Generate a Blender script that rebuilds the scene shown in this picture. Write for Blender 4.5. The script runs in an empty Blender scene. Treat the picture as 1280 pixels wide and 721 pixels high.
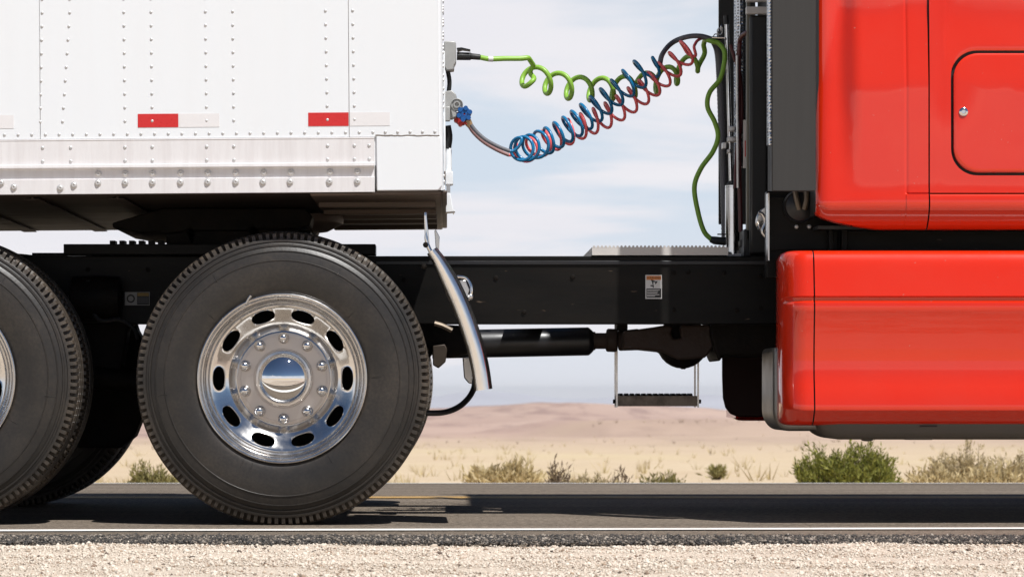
import bpy, math, random
import numpy as np
from mathutils import Vector, Matrix, noise as mnoise
random.seed(7); rng = np.random.default_rng(11)
PI = math.pi
S = bpy.context.scene
COL = S.collection

# ------------------------------------------------------------------ camera
CAM_D, CAM_H, PPM, CX, CY = 12.0, 0.477, 350.0, 560.0, 490.0
cam = bpy.data.cameras.new('camera'); camo = bpy.data.objects.new('camera', cam); COL.objects.link(camo)
camo.location = (0, -CAM_D, CAM_H); camo.rotation_euler = (PI/2, 0, 0)
cam.sensor_width = 36.0; cam.lens = 36.0*CAM_D*PPM/1280.0
cam.shift_x = (640-CX)/1280.0; cam.shift_y = (CY-360.5)/1280.0
cam.clip_start = 0.1; cam.clip_end = 30000
cam.dof.use_dof = True; cam.dof.focus_distance = 12.1; cam.dof.aperture_fstop = 11
S.camera = camo

# ------------------------------------------------------------------ sun, sky, exposure
EL, AZ = math.radians(60), math.radians(34)
sun_dir = Vector((math.sin(AZ)*math.cos(EL), -math.cos(AZ)*math.cos(EL), math.sin(EL)))
sl = bpy.data.lights.new('sun', 'SUN'); sl.energy = 4.7; sl.angle = math.radians(0.5); sl.color = (1.0, 0.985, 0.962)
so = bpy.data.objects.new('sun', sl); COL.objects.link(so)
so.rotation_euler = (-sun_dir).to_track_quat('-Z', 'Y').to_euler(); so.location = (5, -10, 20)
S.view_settings.view_transform = 'Standard'; S.view_settings.look = 'None'
S.view_settings.exposure = 0.30; S.view_settings.gamma = 1.0

W_ = bpy.data.worlds.new('World'); S.world = W_; W_.use_nodes = True
nt = W_.node_tree; nt.nodes.clear()
def N(t, **k):
    n = nt.nodes.new(t)
    for a, b in k.items(): setattr(n, a, b)
    return n
L = lambda a, b: nt.links.new(a, b)
def build_world():
    out = N('ShaderNodeOutputWorld'); bg = N('ShaderNodeBackground'); bg.inputs[1].default_value = 0.05; sky = N('ShaderNodeTexSky'); sky.sky_type = 'NISHITA'; sky.sun_disc = False
    sky.sun_elevation = EL; sky.sun_rotation = math.atan2(sun_dir.x, sun_dir.y)
    sky.altitude = 600; sky.air_density = 0.75; sky.dust_density = 0.1; sky.ozone_density = 1.6
    tc = N('ShaderNodeTexCoord'); sep = N('ShaderNodeSeparateXYZ'); L(tc.outputs['Generated'], sep.inputs[0])
    def M(op, a, b=None, c=None):
        n = N('ShaderNodeMath', operation=op)
        for i, v in enumerate((a, b, c)):
            if v is None: continue
            if isinstance(v, (int, float)): n.inputs[i].default_value = v
            else: L(v, n.inputs[i])
        return n.outputs[0]
    zc = M('MAXIMUM', sep.outputs[2], 0.0)
    den = M('ADD', zc, 0.075)
    u = M('DIVIDE', sep.outputs[0], den); v = M('DIVIDE', sep.outputs[1], den)
    cmb = N('ShaderNodeCombineXYZ'); L(u, cmb.inputs[0]); L(v, cmb.inputs[1])
    mp = N('ShaderNodeMapping'); L(cmb.outputs[0], mp.inputs[0]); mp.inputs['Location'].default_value = (3.4, 1.7, 0.2); mp.inputs['Scale'].default_value = (0.75, 0.55, 1)
    n1 = N('ShaderNodeTexNoise'); n1.inputs['Scale'].default_value = 1.0; n1.inputs['Detail'].default_value = 9; n1.inputs['Roughness'].default_value = 0.56
    n1.inputs['Distortion'].default_value = 0.35
    L(mp.outputs[0], n1.inputs['Vector'])
    # cover thins out overhead, where the polished metal mirrors open blue sky
    mr = N('ShaderNodeMapRange'); mr.interpolation_type = 'SMOOTHSTEP'; L(zc, mr.inputs[0])
    mr.inputs[1].default_value = 0.112; mr.inputs[2].default_value = 0.165; mr.inputs[3].default_value = 0.0; mr.inputs[4].default_value = 0.22
    f = M('SUBTRACT', n1.outputs['Fac'], mr.outputs[0])
    m2 = N('ShaderNodeMapRange'); m2.interpolation_type = 'SMOOTHSTEP'; L(f, m2.inputs[0])
    m2.inputs[1].default_value = 0.43; m2.inputs[2].default_value = 0.58; m2.inputs[3].default_value = 0.0; m2.inputs[4].default_value = 0.96
    # thin veil that thickens towards the horizon, so the gaps between clouds stay pale
    vl = N('ShaderNodeMapRange'); vl.interpolation_type = 'SMOOTHSTEP'; L(zc, vl.inputs[0]); vl.inputs[1].default_value = 0.0; vl.inputs[1].default_value = 0.10; vl.inputs[2].default_value = 0.17; vl.inputs[3].default_value = 0.97; vl.inputs[4].default_value = 0.0
    n2 = N('ShaderNodeTexNoise'); n2.inputs['Scale'].default_value = 2.3; n2.inputs['Detail'].default_value = 6; L(mp.outputs[0], n2.inputs['Vector'])
    cr = N('ShaderNodeMix', data_type='RGBA'); L(n2.outputs['Fac'], cr.inputs[0])
    cr.inputs[6].default_value = (12.9, 12.8, 13.8, 1); cr.inputs[7].default_value = (15.0, 14.7, 15.1, 1)
    pb = N('ShaderNodeMix', data_type='RGBA'); L(vl.outputs[0], pb.inputs[0]); L(sky.outputs[0], pb.inputs[6]); 
    hz = N('ShaderNodeMapRange'); L(zc, hz.inputs[0]); hz.inputs[1].default_value = 0.0; hz.inputs[2].default_value = 0.06
    hc = N('ShaderNodeMix', data_type='RGBA'); L(hz.outputs[0], hc.inputs[0]); hc.inputs[6].default_value = (12.6, 12.9, 14.0, 1); hc.inputs[7].default_value = (10.8, 12.2, 13.9, 1); L(hc.outputs[2], pb.inputs[7])
    mx = N('ShaderNodeMix', data_type='RGBA'); L(m2.outputs[0], mx.inputs[0]); L(pb.outputs[2], mx.inputs[6]); L(cr.outputs[2], mx.inputs[7])
    L(mx.outputs[2], bg.inputs[0]); L(bg.outputs[0], out.inputs[0])
build_world()

# ------------------------------------------------------------------ helpers
def W(px, py, d=0.0):
    k = (CAM_D+d)/(PPM*CAM_D)
    return Vector(((px-CX)*k, d, CAM_H+(CY-py)*k))
def px2m(p, d=0.0): return p*(CAM_D+d)/(PPM*CAM_D)

def new_mat(name): 
    m = bpy.data.materials.new(name); m.use_nodes = True
    return m, m.node_tree, m.node_tree.nodes['Principled BSDF']
def mat(name, col, rough=0.5, metal=0.0, var=0.12, vscale=6.0, bump=0.0, bscale=60.0, coat=0.0, dirt=None, dscale=2.5, damt=0.4, rvar=0.1, stretch=(1, 1, 1), spec=0.5, speck=None, sscale=35, sth=.70):
    m, t, b = new_mat(name)
    tc = t.nodes.new('ShaderNodeTexCoord'); mp = t.nodes.new('ShaderNodeMapping'); t.links.new(tc.outputs['Object'], mp.inputs[0]); mp.inputs['Scale'].default_value = stretch
    nz = t.nodes.new('ShaderNodeTexNoise'); nz.inputs['Scale'].default_value = vscale; nz.inputs['Detail'].default_value = 8; nz.inputs['Roughness'].default_value = 0.65
    t.links.new(mp.outputs[0], nz.inputs['Vector'])
    mx = t.nodes.new('ShaderNodeMix'); mx.data_type = 'RGBA'
    mx.inputs[6].default_value = (*[c*(1-var) for c in col], 1); mx.inputs[7].default_value = (*[min(1, c*(1+var)) for c in col], 1)
    t.links.new(nz.outputs['Fac'], mx.inputs[0]); last = mx.outputs[2]
    if dirt:
        n2 = t.nodes.new('ShaderNodeTexNoise'); n2.inputs['Scale'].default_value = dscale; n2.inputs['Detail'].default_value = 10; n2.inputs['Roughness'].default_value = 0.7
        t.links.new(mp.outputs[0], n2.inputs['Vector'])
        mr = t.nodes.new('ShaderNodeMapRange'); mr.inputs[1].default_value = 0.42; mr.inputs[2].default_value = 0.72; mr.inputs[4].default_value = damt
        t.links.new(n2.outputs['Fac'], mr.inputs[0])
        m2 = t.nodes.new('ShaderNodeMix'); m2.data_type = 'RGBA'; m2.inputs[7].default_value = (*dirt, 1)
        t.links.new(mr.outputs[0], m2.inputs[0]); t.links.new(last, m2.inputs[6]); last = m2.outputs[2]
    if speck:
        n3 = t.nodes.new('ShaderNodeTexNoise'); n3.inputs['Scale'].default_value = sscale; n3.inputs['Detail'].default_value = 3; n3.inputs['Roughness'].default_value = 0.5
        t.links.new(mp.outputs[0], n3.inputs['Vector'])
        mr = t.nodes.new('ShaderNodeMapRange'); mr.inputs[1].default_value = sth; mr.inputs[2].default_value = sth+.04; mr.inputs[4].default_value = .8
        t.links.new(n3.outputs['Fac'], mr.inputs[0])
        m2 = t.nodes.new('ShaderNodeMix'); m2.data_type = 'RGBA'; m2.inputs[7].default_value = (*speck, 1)
        t.links.new(mr.outputs[0], m2.inputs[0]); t.links.new(last, m2.inputs[6]); last = m2.outputs[2]
    t.links.new(last, b.inputs['Base Color'])
    r = t.nodes.new('ShaderNodeMapRange'); t.links.new(nz.outputs['Fac'], r.inputs[0]); r.inputs[1].default_value = 0.25; r.inputs[2].default_value = 0.75
    r.inputs[3].default_value = max(0.0, rough-rvar); r.inputs[4].default_value = min(1, rough+rvar)
    t.links.new(r.outputs[0], b.inputs['Roughness'])
    b.inputs['Metallic'].default_value = metal; b.inputs['Coat Weight'].default_value = coat; b.inputs['Coat Roughness'].default_value = 0.03
    b.inputs['Specular IOR Level'].default_value = spec
    if bump:
        nb = t.nodes.new('ShaderNodeTexNoise'); nb.inputs['Scale'].default_value = bscale; nb.inputs['Detail'].default_value = 6
        t.links.new(mp.outputs[0], nb.inputs['Vector'])
        bp = t.nodes.new('ShaderNodeBump'); bp.inputs['Strength'].default_value = bump; bp.inputs['Distance'].default_value = 0.01
        t.links.new(nb.outputs['Fac'], bp.inputs['Height']); t.links.new(bp.outputs[0], b.inputs['Normal'])
    return m

MT = {}
MT['white'] = mat('white_paint', (0.745, 0.765, 0.785), 0.35, var=0.015, vscale=1.5, dirt=(0.64, 0.60, 0.56), dscale=1.6, damt=0.09, stretch=(3.5, 1, 0.35), bump=.02, bscale=4)
MT['rail'] = mat('painted_rail', (0.70, 0.68, 0.68), 0.45, var=0.05, vscale=9, dirt=(0.48, 0.43, 0.42), dscale=5, damt=0.35, stretch=(6, 1, 0.6))
MT['galv'] = mat('galvanised_bolt', (0.60, 0.585, 0.57), 0.42, 0.45, var=0.2, vscale=30)
MT['rivet'] = mat('rivet_metal', (0.58, 0.575, 0.57), 0.42, 0.35, var=0.15, vscale=40)
MT['reflred'] = mat('red_reflective_tape', (0.55, 0.022, 0.022), 0.32, var=0.12, vscale=120)
MT['reflwhite'] = mat('silver_reflective_tape', (0.72, 0.70, 0.70), 0.35, var=0.04, vscale=120)
MT['under'] = mat('rusty_underside', (0.022, 0.015, 0.011), 0.6, var=0.4, vscale=5, spec=.25, dirt=(0.055, 0.032, 0.02), dscale=4, damt=0.6, stretch=(0.5, 2, 2))
MT['black'] = mat('black_chassis_paint', (0.006, 0.0058, 0.0055), 0.42, var=0.3, vscale=7, spec=.12, dirt=(0.02, 0.0155, 0.012), dscale=3, damt=0.5, stretch=(0.4, 1, 2.0), bump=0.05, bscale=45, speck=(.12, .085, .06), sscale=30, sth=.71)
MT['grease'] = mat('greasy_black_steel', (0.006, 0.0055, 0.005), 0.6, var=0.4, vscale=11, spec=.1, dirt=(0.022, 0.014, 0.009), dscale=7, damt=0.55, bump=0.25, bscale=70)
MT['gloss'] = mat('gloss_black_paint', (0.008, 0.008, 0.010), 0.36, var=0.2, vscale=8, dirt=(0.03, 0.026, 0.022), damt=0.3)
MT['rust'] = mat('rusted_yoke_steel', (0.026, 0.013, 0.008), 0.7, var=0.4, vscale=25, bump=0.3, bscale=90)
MT['alu'] = mat('polished_aluminium', (0.80, 0.78, 0.755), 0.15, 1.0, var=0.04, vscale=18, rvar=0.07, dirt=(0.46, 0.40, 0.34), dscale=9, damt=0.32)
MT['alu2'] = mat('brushed_aluminium', (0.72, 0.70, 0.68), 0.30, 1.0, var=0.08, vscale=25, rvar=0.08, dirt=(0.45, 0.40, 0.36), dscale=8, damt=0.25)
MT['chrome'] = mat('mirror_chrome', (0.86, 0.86, 0.86), 0.02, 1.0, var=0.01, vscale=20, rvar=0.01)
MT['chrome2'] = mat('worn_chrome', (0.78, 0.77, 0.76), 0.13, 1.0, var=0.06, vscale=14, rvar=0.07, dirt=(0.4, 0.33, 0.28), dscale=5, damt=0.2)
MT['steel'] = mat('stainless_steel', (0.62, 0.61, 0.60), 0.28, 1.0, var=0.1, vscale=20, dirt=(0.35, 0.3, 0.26), damt=0.3)
MT['deck'] = mat('deck_aluminium', (0.58, 0.55, 0.52), 0.55, 0.25, var=0.12, vscale=20)
MT['red'] = mat('red_car_paint', (0.64, 0.020, 0.0015), 0.42, var=0.012, vscale=3, dirt=(.58, .07, .04), dscale=1.6, damt=.16, speck=(.5, .16, .12), sscale=60, sth=.735, coat=1.0, spec=0.08)
MT['red'].node_tree.nodes['Principled BSDF'].inputs['Coat IOR'].default_value = 1.60
MT['extender'] = mat('dark_rubber_panel', (0.040, 0.038, 0.036), 0.65, var=0.1, vscale=10, spec=.25, dirt=(0.05, 0.047, 0.044), dscale=6, damt=0.5, stretch=(8, 1, 0.15))
MT['rubberp'] = mat('black_plastic', (0.009, 0.009, 0.009), 0.5, var=0.2, vscale=20)
MT['skirt'] = mat('grey_plastic_skirt', (0.085, 0.075, 0.062), 0.6, var=0.15, vscale=8, dirt=(0.14, 0.11, 0.085), damt=0.4)
MT['green'] = mat('green_cable', (0.22, 0.42, 0.045), 0.42, var=0.08, vscale=25)
MT['blue'] = mat('blue_nylon_hose', (0.004, 0.155, 0.34), 0.28, var=0.1, vscale=25)
MT['redhose'] = mat('red_nylon_hose', (0.88, 0.13, 0.135), 0.3, var=0.1, vscale=25)
MT['greyhose'] = mat('grey_hose_sleeve', (0.13, 0.13, 0.145), 0.5, var=0.15, vscale=30)
MT['maroon'] = mat('maroon_hose', (0.075, 0.012, 0.014), 0.4, var=0.2, vscale=20)
MT['greycast'] = mat('grey_cast_metal', (0.36, 0.36, 0.35), 0.5, 0.3, var=0.12, vscale=25)
MT['bluepl'] = mat('blue_anodised', (0.01, 0.09, 0.30), 0.35, 0.2, var=0.15, vscale=30)
MT['redpl'] = mat('red_anodised', (0.5, 0.03, 0.03), 0.35, 0.2, var=0.15, vscale=30)
MT['brass'] = mat('tan_brass', (0.50, 0.33, 0.18), 0.4, 0.5, var=0.15, vscale=30)
MT['orange'] = mat('orange_print', (0.62, 0.20, 0.035), 0.5, var=0.06)
MT['yellow'] = mat('yellow_print', (0.55, 0.34, 0.04), 0.5, var=0.06)
MT['paper'] = mat('sticker_white', (0.62, 0.61, 0.59), 0.5, var=0.05)
MT['ink'] = mat('sticker_black', (0.015, 0.015, 0.015), 0.5, var=0.05)
MT['inkgrey'] = mat('sticker_grey', (0.16, 0.16, 0.165), 0.5, var=0.05)
MT['pinklabel'] = mat('red_label', (0.45, 0.06, 0.05), 0.4, var=0.2, vscale=60)

def rubber():
    m, t, b = new_mat('dusty_tyre_rubber')
    tc = t.nodes.new('ShaderNodeTexCoord')
    n1 = t.nodes.new('ShaderNodeTexNoise'); n1.inputs['Scale'].default_value = 4.5; n1.inputs['Detail'].default_value = 8; n1.inputs['Roughness'].default_value = 0.6
    t.links.new(tc.outputs['Object'], n1.inputs['Vector'])
    n2 = t.nodes.new('ShaderNodeTexNoise'); n2.inputs['Scale'].default_value = 90; n2.inputs['Detail'].default_value = 5
    t.links.new(tc.outputs['Object'], n2.inputs['Vector'])
    sp = t.nodes.new('ShaderNodeSeparateXYZ'); t.links.new(tc.outputs['Object'], sp.inputs[0])
    ln = t.nodes.new('ShaderNodeVectorMath'); ln.operation = 'LENGTH'
    cb = t.nodes.new('ShaderNodeCombineXYZ'); t.links.new(sp.outputs[0], cb.inputs[0]); t.links.new(sp.outputs[2], cb.inputs[2]); t.links.new(cb.outputs[0], ln.inputs[0])
    # dust: strongest on the running edge and around the bead, breaking up in between
    ramp = t.nodes.new('ShaderNodeValToRGB'); mr = t.nodes.new('ShaderNodeMapRange'); mr.inputs[1].default_value = 0.30; mr.inputs[2].default_value = 0.53
    t.links.new(ln.outputs['Value'], mr.inputs[0]); t.links.new(mr.outputs[0], ramp.inputs[0])
    e = ramp.color_ramp.elements; e[0].color = (.40, .40, .40, 1); e[1].color = (1, 1, 1, 1)
    for p, v in ((.10, .30), (.22, .20), (.45, .30), (.70, .20), (.84, .26), (.90, .55)):
        el = e.new(p); el.color = (v, v, v, 1)
    mul = t.nodes.new('ShaderNodeMath'); mul.operation = 'MULTIPLY'; t.links.new(ramp.outputs[0], mul.inputs[0])
    m3 = t.nodes.new('ShaderNodeMapRange'); m3.inputs[1].default_value = .3; m3.inputs[2].default_value = .7; m3.inputs[3].default_value = .2; m3.inputs[4].default_value = 1.3
    t.links.new(n1.outputs['Fac'], m3.inputs[0]); t.links.new(m3.outputs[0], mul.inputs[1])
    m4 = t.nodes.new('ShaderNodeMapRange'); m4.inputs[1].default_value = .35; m4.inputs[2].default_value = .65; m4.inputs[3].default_value = .65; m4.inputs[4].default_value = 1.3
    t.links.new(n2.outputs['Fac'], m4.inputs[0])
    mul2 = t.nodes.new('ShaderNodeMath'); mul2.operation = 'MULTIPLY'; mul2.use_clamp = True; t.links.new(mul.outputs[0], mul2.inputs[0]); t.links.new(m4.outputs[0], mul2.inputs[1])
    mx = t.nodes.new('ShaderNodeMix'); mx.data_type = 'RGBA'; mx.inputs[6].default_value = (.0085, .008, .0076, 1); mx.inputs[7].default_value = (.088, .068, .050, 1)
    t.links.new(mul2.outputs[0], mx.inputs[0]); t.links.new(mx.outputs[2], b.inputs['Base Color'])
    b.inputs['Roughness'].default_value = .42
    bp = t.nodes.new('ShaderNodeBump'); bp.inputs['Strength'].default_value = .12; bp.inputs['Distance'].default_value = .004
    t.links.new(n2.outputs['Fac'], bp.inputs['Height']); t.links.new(bp.outputs[0], b.inputs['Normal'])
    return m
MT['rubber'] = rubber()

def perforated():
    m, t, b = new_mat('perforated_chrome_shield')
    tc = t.nodes.new('ShaderNodeTexCoord'); vo = t.nodes.new('ShaderNodeTexVoronoi'); vo.inputs['Scale'].default_value = 80; vo.inputs['Randomness'].default_value = 0.25
    t.links.new(tc.outputs['Object'], vo.inputs['Vector'])
    mr = t.nodes.new('ShaderNodeMapRange'); mr.inputs[1].default_value = .28; mr.inputs[2].default_value = .42; t.links.new(vo.outputs['Distance'], mr.inputs[0])
    mx = t.nodes.new('ShaderNodeMix'); mx.data_type = 'RGBA'; mx.inputs[6].default_value = (.22, .22, .235, 1); mx.inputs[7].default_value = (.68, .71, .76, 1)
    t.links.new(mr.outputs[0], mx.inputs[0]); t.links.new(mx.outputs[2], b.inputs['Base Color'])
    b.inputs['Metallic'].default_value = 1; b.inputs['Roughness'].default_value = .16
    bp = t.nodes.new('ShaderNodeBump'); bp.inputs['Strength'].default_value = .6; bp.inputs['Distance'].default_value = .006
    t.links.new(vo.outputs['Distance'], bp.inputs['Height']); t.links.new(bp.outputs[0], b.inputs['Normal'])
    return m
MT['perf'] = perforated()

ORG = {}
def cr(points, n):
    """Catmull-Rom through rows of numbers, n samples."""
    P = np.array([list(p) for p in points], float)
    if len(P) == 2:
        t = np.linspace(0, 1, n)[:, None]; return P[0]*(1-t)+P[1]*t
    P = np.vstack([2*P[0]-P[1], P, 2*P[-1]-P[-2]])
    m = len(P)-3; out = []
    for u in np.linspace(0, m, n):
        i = min(int(u), m-1); t = u-i; a, b, c, d = P[i], P[i+1], P[i+2], P[i+3]
        out.append(0.5*((2*b)+(-a+c)*t+(2*a-5*b+4*c-d)*t*t+(-a+3*b-3*c+d)*t**3))
    return np.array(out)

class MB:
    def __init__(s): s.v = []; s.f = []; s.mi = []; s.m = 0
    def add(s, vs, fs):
        o = len(s.v); s.v += [tuple(p) for p in vs]
        for f in fs: s.f.append(tuple(i+o for i in f)); s.mi.append(s.m)
        return s
    def box(s, x0, x1, y0, y1, z0, z1):
        return s.add([(x0,y0,z0),(x1,y0,z0),(x1,y1,z0),(x0,y1,z0),(x0,y0,z1),(x1,y0,z1),(x1,y1,z1),(x0,y1,z1)],
                     [(0,3,2,1),(4,5,6,7),(0,1,5,4),(1,2,6,5),(2,3,7,6),(3,0,4,7)])
    def pbox(s, px0, px1, py0, py1, d0, d1, dr=None):
        """box whose near face spans the given measured extent at depth dr (default d0)."""
        dr = d0 if dr is None else dr
        a = W(px0, py1, dr); b = W(px1, py0, dr)
        return s.box(a.x, b.x, d0, d1, a.z, b.z)
    def tube(s, pts, r, seg=10, caps=True, up=None):
        P = np.array([tuple(p) for p in pts], float); n = len(P)
        R = np.full(n, r) if np.isscalar(r) else np.array(r)
        T = np.gradient(P, axis=0); T /= np.linalg.norm(T, axis=1)[:, None]+1e-12
        ref = np.array([0, 1, 0.]) if abs(T[0][1]) < .9 else np.array([1, 0, 0.])
        A = np.cross(T[0], ref); A /= np.linalg.norm(A); vs = []
        for i in range(n):
            A = A-T[i]*np.dot(A, T[i]); A /= np.linalg.norm(A); B = np.cross(T[i], A)
            for k in range(seg):
                a = 2*PI*k/seg; vs.append(P[i]+R[i]*(A*math.cos(a)+B*math.sin(a)))
        fs = [(i*seg+k, i*seg+(k+1) % seg, (i+1)*seg+(k+1) % seg, (i+1)*seg+k) for i in range(n-1) for k in range(seg)]
        if caps: fs += [tuple(range(seg))[::-1], tuple((n-1)*seg+k for k in range(seg))]
        return s.add(vs, fs)
    def cyl(s, a, b, r, r2=None, seg=20):
        return s.tube([a, b], [r, r if r2 is None else r2], seg)
    def lathe(s, prof, c=(0, 0, 0), axis='y', seg=48, caps=False):
        """prof: (radius, offset along axis)."""
        vs = []
        for r, o in prof:
            for k in range(seg):
                a = 2*PI*k/seg; u, w = r*math.cos(a), r*math.sin(a)
                p = {'y': (u, o, w), 'x': (o, u, w), 'z': (u, w, o)}[axis]
                vs.append((p[0]+c[0], p[1]+c[1], p[2]+c[2]))
        n = len(prof)
        fs = [(i*seg+k, i*seg+(k+1) % seg, (i+1)*seg+(k+1) % seg, (i+1)*seg+k) for i in range(n-1) for k in range(seg)]
        if caps: fs += [tuple(range(seg))[::-1], tuple((n-1)*seg+k for k in range(seg))]
        return s.add(vs, fs)
    def prism(s, poly, y0, y1):
        """poly of (x,z) extruded in y."""
        n = len(poly); vs = [(x, y0, z) for x, z in poly]+[(x, y1, z) for x, z in poly]
        return s.add(vs, [tuple(range(n)), tuple(range(2*n-1, n-1, -1))]+[(i, i+n, (i+1) % n+n, (i+1) % n) for i in range(n)])
    def pprism(s, pp, d0, d1, dr=None):
        dr = d0 if dr is None else dr
        return s.prism([(W(a, b, dr).x, W(a, b, dr).z) for a, b in pp], d0, d1)
    def extx(s, sec, x0, x1):
        """section of (y,z) extruded along x."""
        n = len(sec); vs = [(x0, y, z) for y, z in sec]+[(x1, y, z) for y, z in sec]
        return s.add(vs, [tuple(range(n)), tuple(range(2*n-1, n-1, -1))]+[(i, i+n, (i+1) % n+n, (i+1) % n) for i in range(n)])
    def grid(s, rows, closed=False):
        n = len(rows); m = len(rows[0]); vs = [p for r in rows for p in r]
        fs = [(i*m+j, i*m+(j+1) % m, (i+1)*m+(j+1) % m, (i+1)*m+j) for i in range(n-1) for j in range(m if closed else m-1)]
        return s.add(vs, fs)
    def mesh(s, name, mats, org=(0, 0, 0), smooth=35, recalc=True):
        me = bpy.data.meshes.new(name); o = Vector(org)
        me.from_pydata([(p[0]-o.x, p[1]-o.y, p[2]-o.z) for p in s.v], [], s.f); me.update()
        for mm in (mats if isinstance(mats, (list, tuple)) else [mats]): me.materials.append(mm)
        if len(me.materials) > 1: me.polygons.foreach_set('material_index', s.mi)
        if recalc:
            import bmesh
            bm = bmesh.new(); bm.from_mesh(me); bmesh.ops.recalc_face_normals(bm, faces=bm.faces); bm.to_mesh(me); bm.free()
        if smooth:
            me.polygons.foreach_set('use_smooth', [True]*len(me.polygons)); me.set_sharp_from_angle(angle=math.radians(smooth))
        return me
    def islands(s):
        par = list(range(len(s.v)))
        def find(i):
            while par[i] != i: par[i] = par[par[i]]; i = par[i]
            return i
        for f in s.f:
            r = find(f[0])
            for i in f[1:]: par[find(i)] = r
        g = {}
        for f, m in zip(s.f, s.mi): g.setdefault(find(f[0]), []).append((f, m))
        for fs in g.values():
            b = MB(); ix = {}
            for f, m in fs:
                for i in f:
                    if i not in ix: ix[i] = len(b.v); b.v.append(s.v[i])
                b.f.append(tuple(ix[i] for i in f)); b.mi.append(m)
            yield b
    def split(s, name, mats, parent=None, **k):
        return [b.build(name, mats, parent, **k) for b in s.islands()]
    def build(s, name, mats, parent=None, bevel=0, smooth=35, bseg=2, recalc=True):
        org = ORG.get(parent.name, Vector((0, 0, 0))) if parent else Vector((0, 0, 0))
        o = bpy.data.objects.new(name, s.mesh(name, mats, org, smooth, recalc)); COL.objects.link(o)
        if parent: o.parent = parent; ORG[o.name] = org
        if bevel:
            b = o.modifiers.new('edge', 'BEVEL'); b.width = bevel; b.segments = bseg; b.limit_method = 'ANGLE'; b.angle_limit = math.radians(30); b.harden_normals = False
        return o
def inst(name, me, loc, parent=None, rot=(0, 0, 0)):
    """a piece sharing mesh data; loc is in world terms of the unposed thing."""
    o = bpy.data.objects.new(name, me); COL.objects.link(o); org = Vector((0, 0, 0))
    if parent: org = ORG[parent.name]; o.parent = parent
    o.location = Vector(loc)-org; o.rotation_euler = rot; ORG[o.name] = Vector(loc)
    return o
def tag(o, label=None, cat=None, group=None, kind=None):
    for k, v in (('label', label), ('category', cat), ('group', group), ('kind', kind)):
        if v: o[k] = v
    return o
def thing(name, loc, label, cat, group=None):
    o = bpy.data.objects.new(name, None); COL.objects.link(o); o.location = loc; o.empty_display_size = .2
    ORG[o.name] = Vector(loc); return tag(o, label, cat, group)

# ================================================================== THE SETTING
def road_z(y):
    return 0.0 if y < 3.2 else -0.015*(y-3.2)
def fbm(x, y, o=4):
    v = 0; a = 1
    for i in range(o): v += a*mnoise.noise(Vector((x, y, i*7.3))); x *= 2.03; y *= 2.03; a *= .5
    return v
RID_P = [(-4000, 505), (-600, 506), (300, 513), (480, 511), (560, 511), (620, 507), (670, 502.5), (720, 503.5), (800, 508), (900, 513), (1000, 517), (1300, 521), (2500, 512), (5000, 505)]
def interp(t, tab): return float(np.interp(t, [a for a, b in tab], [b for a, b in tab]))
def sm(a, b, t):
    t = min(1, max(0, (t-a)/(b-a))); return t*t*(3-2*t)
def ground_h(x, y):
    r = math.hypot(x, y)
    if y < -7: return -0.32+0.06*fbm(x*.15, y*.15)+0.008*max(0, r-300)*(.5+.5*fbm(x*.002, y*.002)) * (1 if r < 5000 else 1)
    if y < 9.2: return -0.34
    plain = -0.34-0.012*max(0, y-11)*(1 if y < 700 else 700/y)
    plain += fbm(x*.11, y*.11)*.05*sm(12, 30, y)+fbm(x*.012+3, y*.012)*.9*sm(60, 300, y)
    # low bank on the right with a stony rim
    px = 560+4200*x/(y+12)
    bank = sm(215, 265, y+18*fbm(x*.03, 2.1)-max(0, (760-px))*.55)*(1-sm(420, 520, y))
    plain += 1.15*bank
    pr = interp(px, RID_P); zr = CAM_H-(pr-CY)*1412/4200
    t = sm(480, 1400, y)
    z = plain*(1-t)+zr*t+fbm(x*.012, y*.006, 5)*3.2*t*(1-.6*sm(1100, 1400, y))
    if y > 1400: z -= (y-1400)*.02*sm(1400, 2200, y)
    return z
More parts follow.
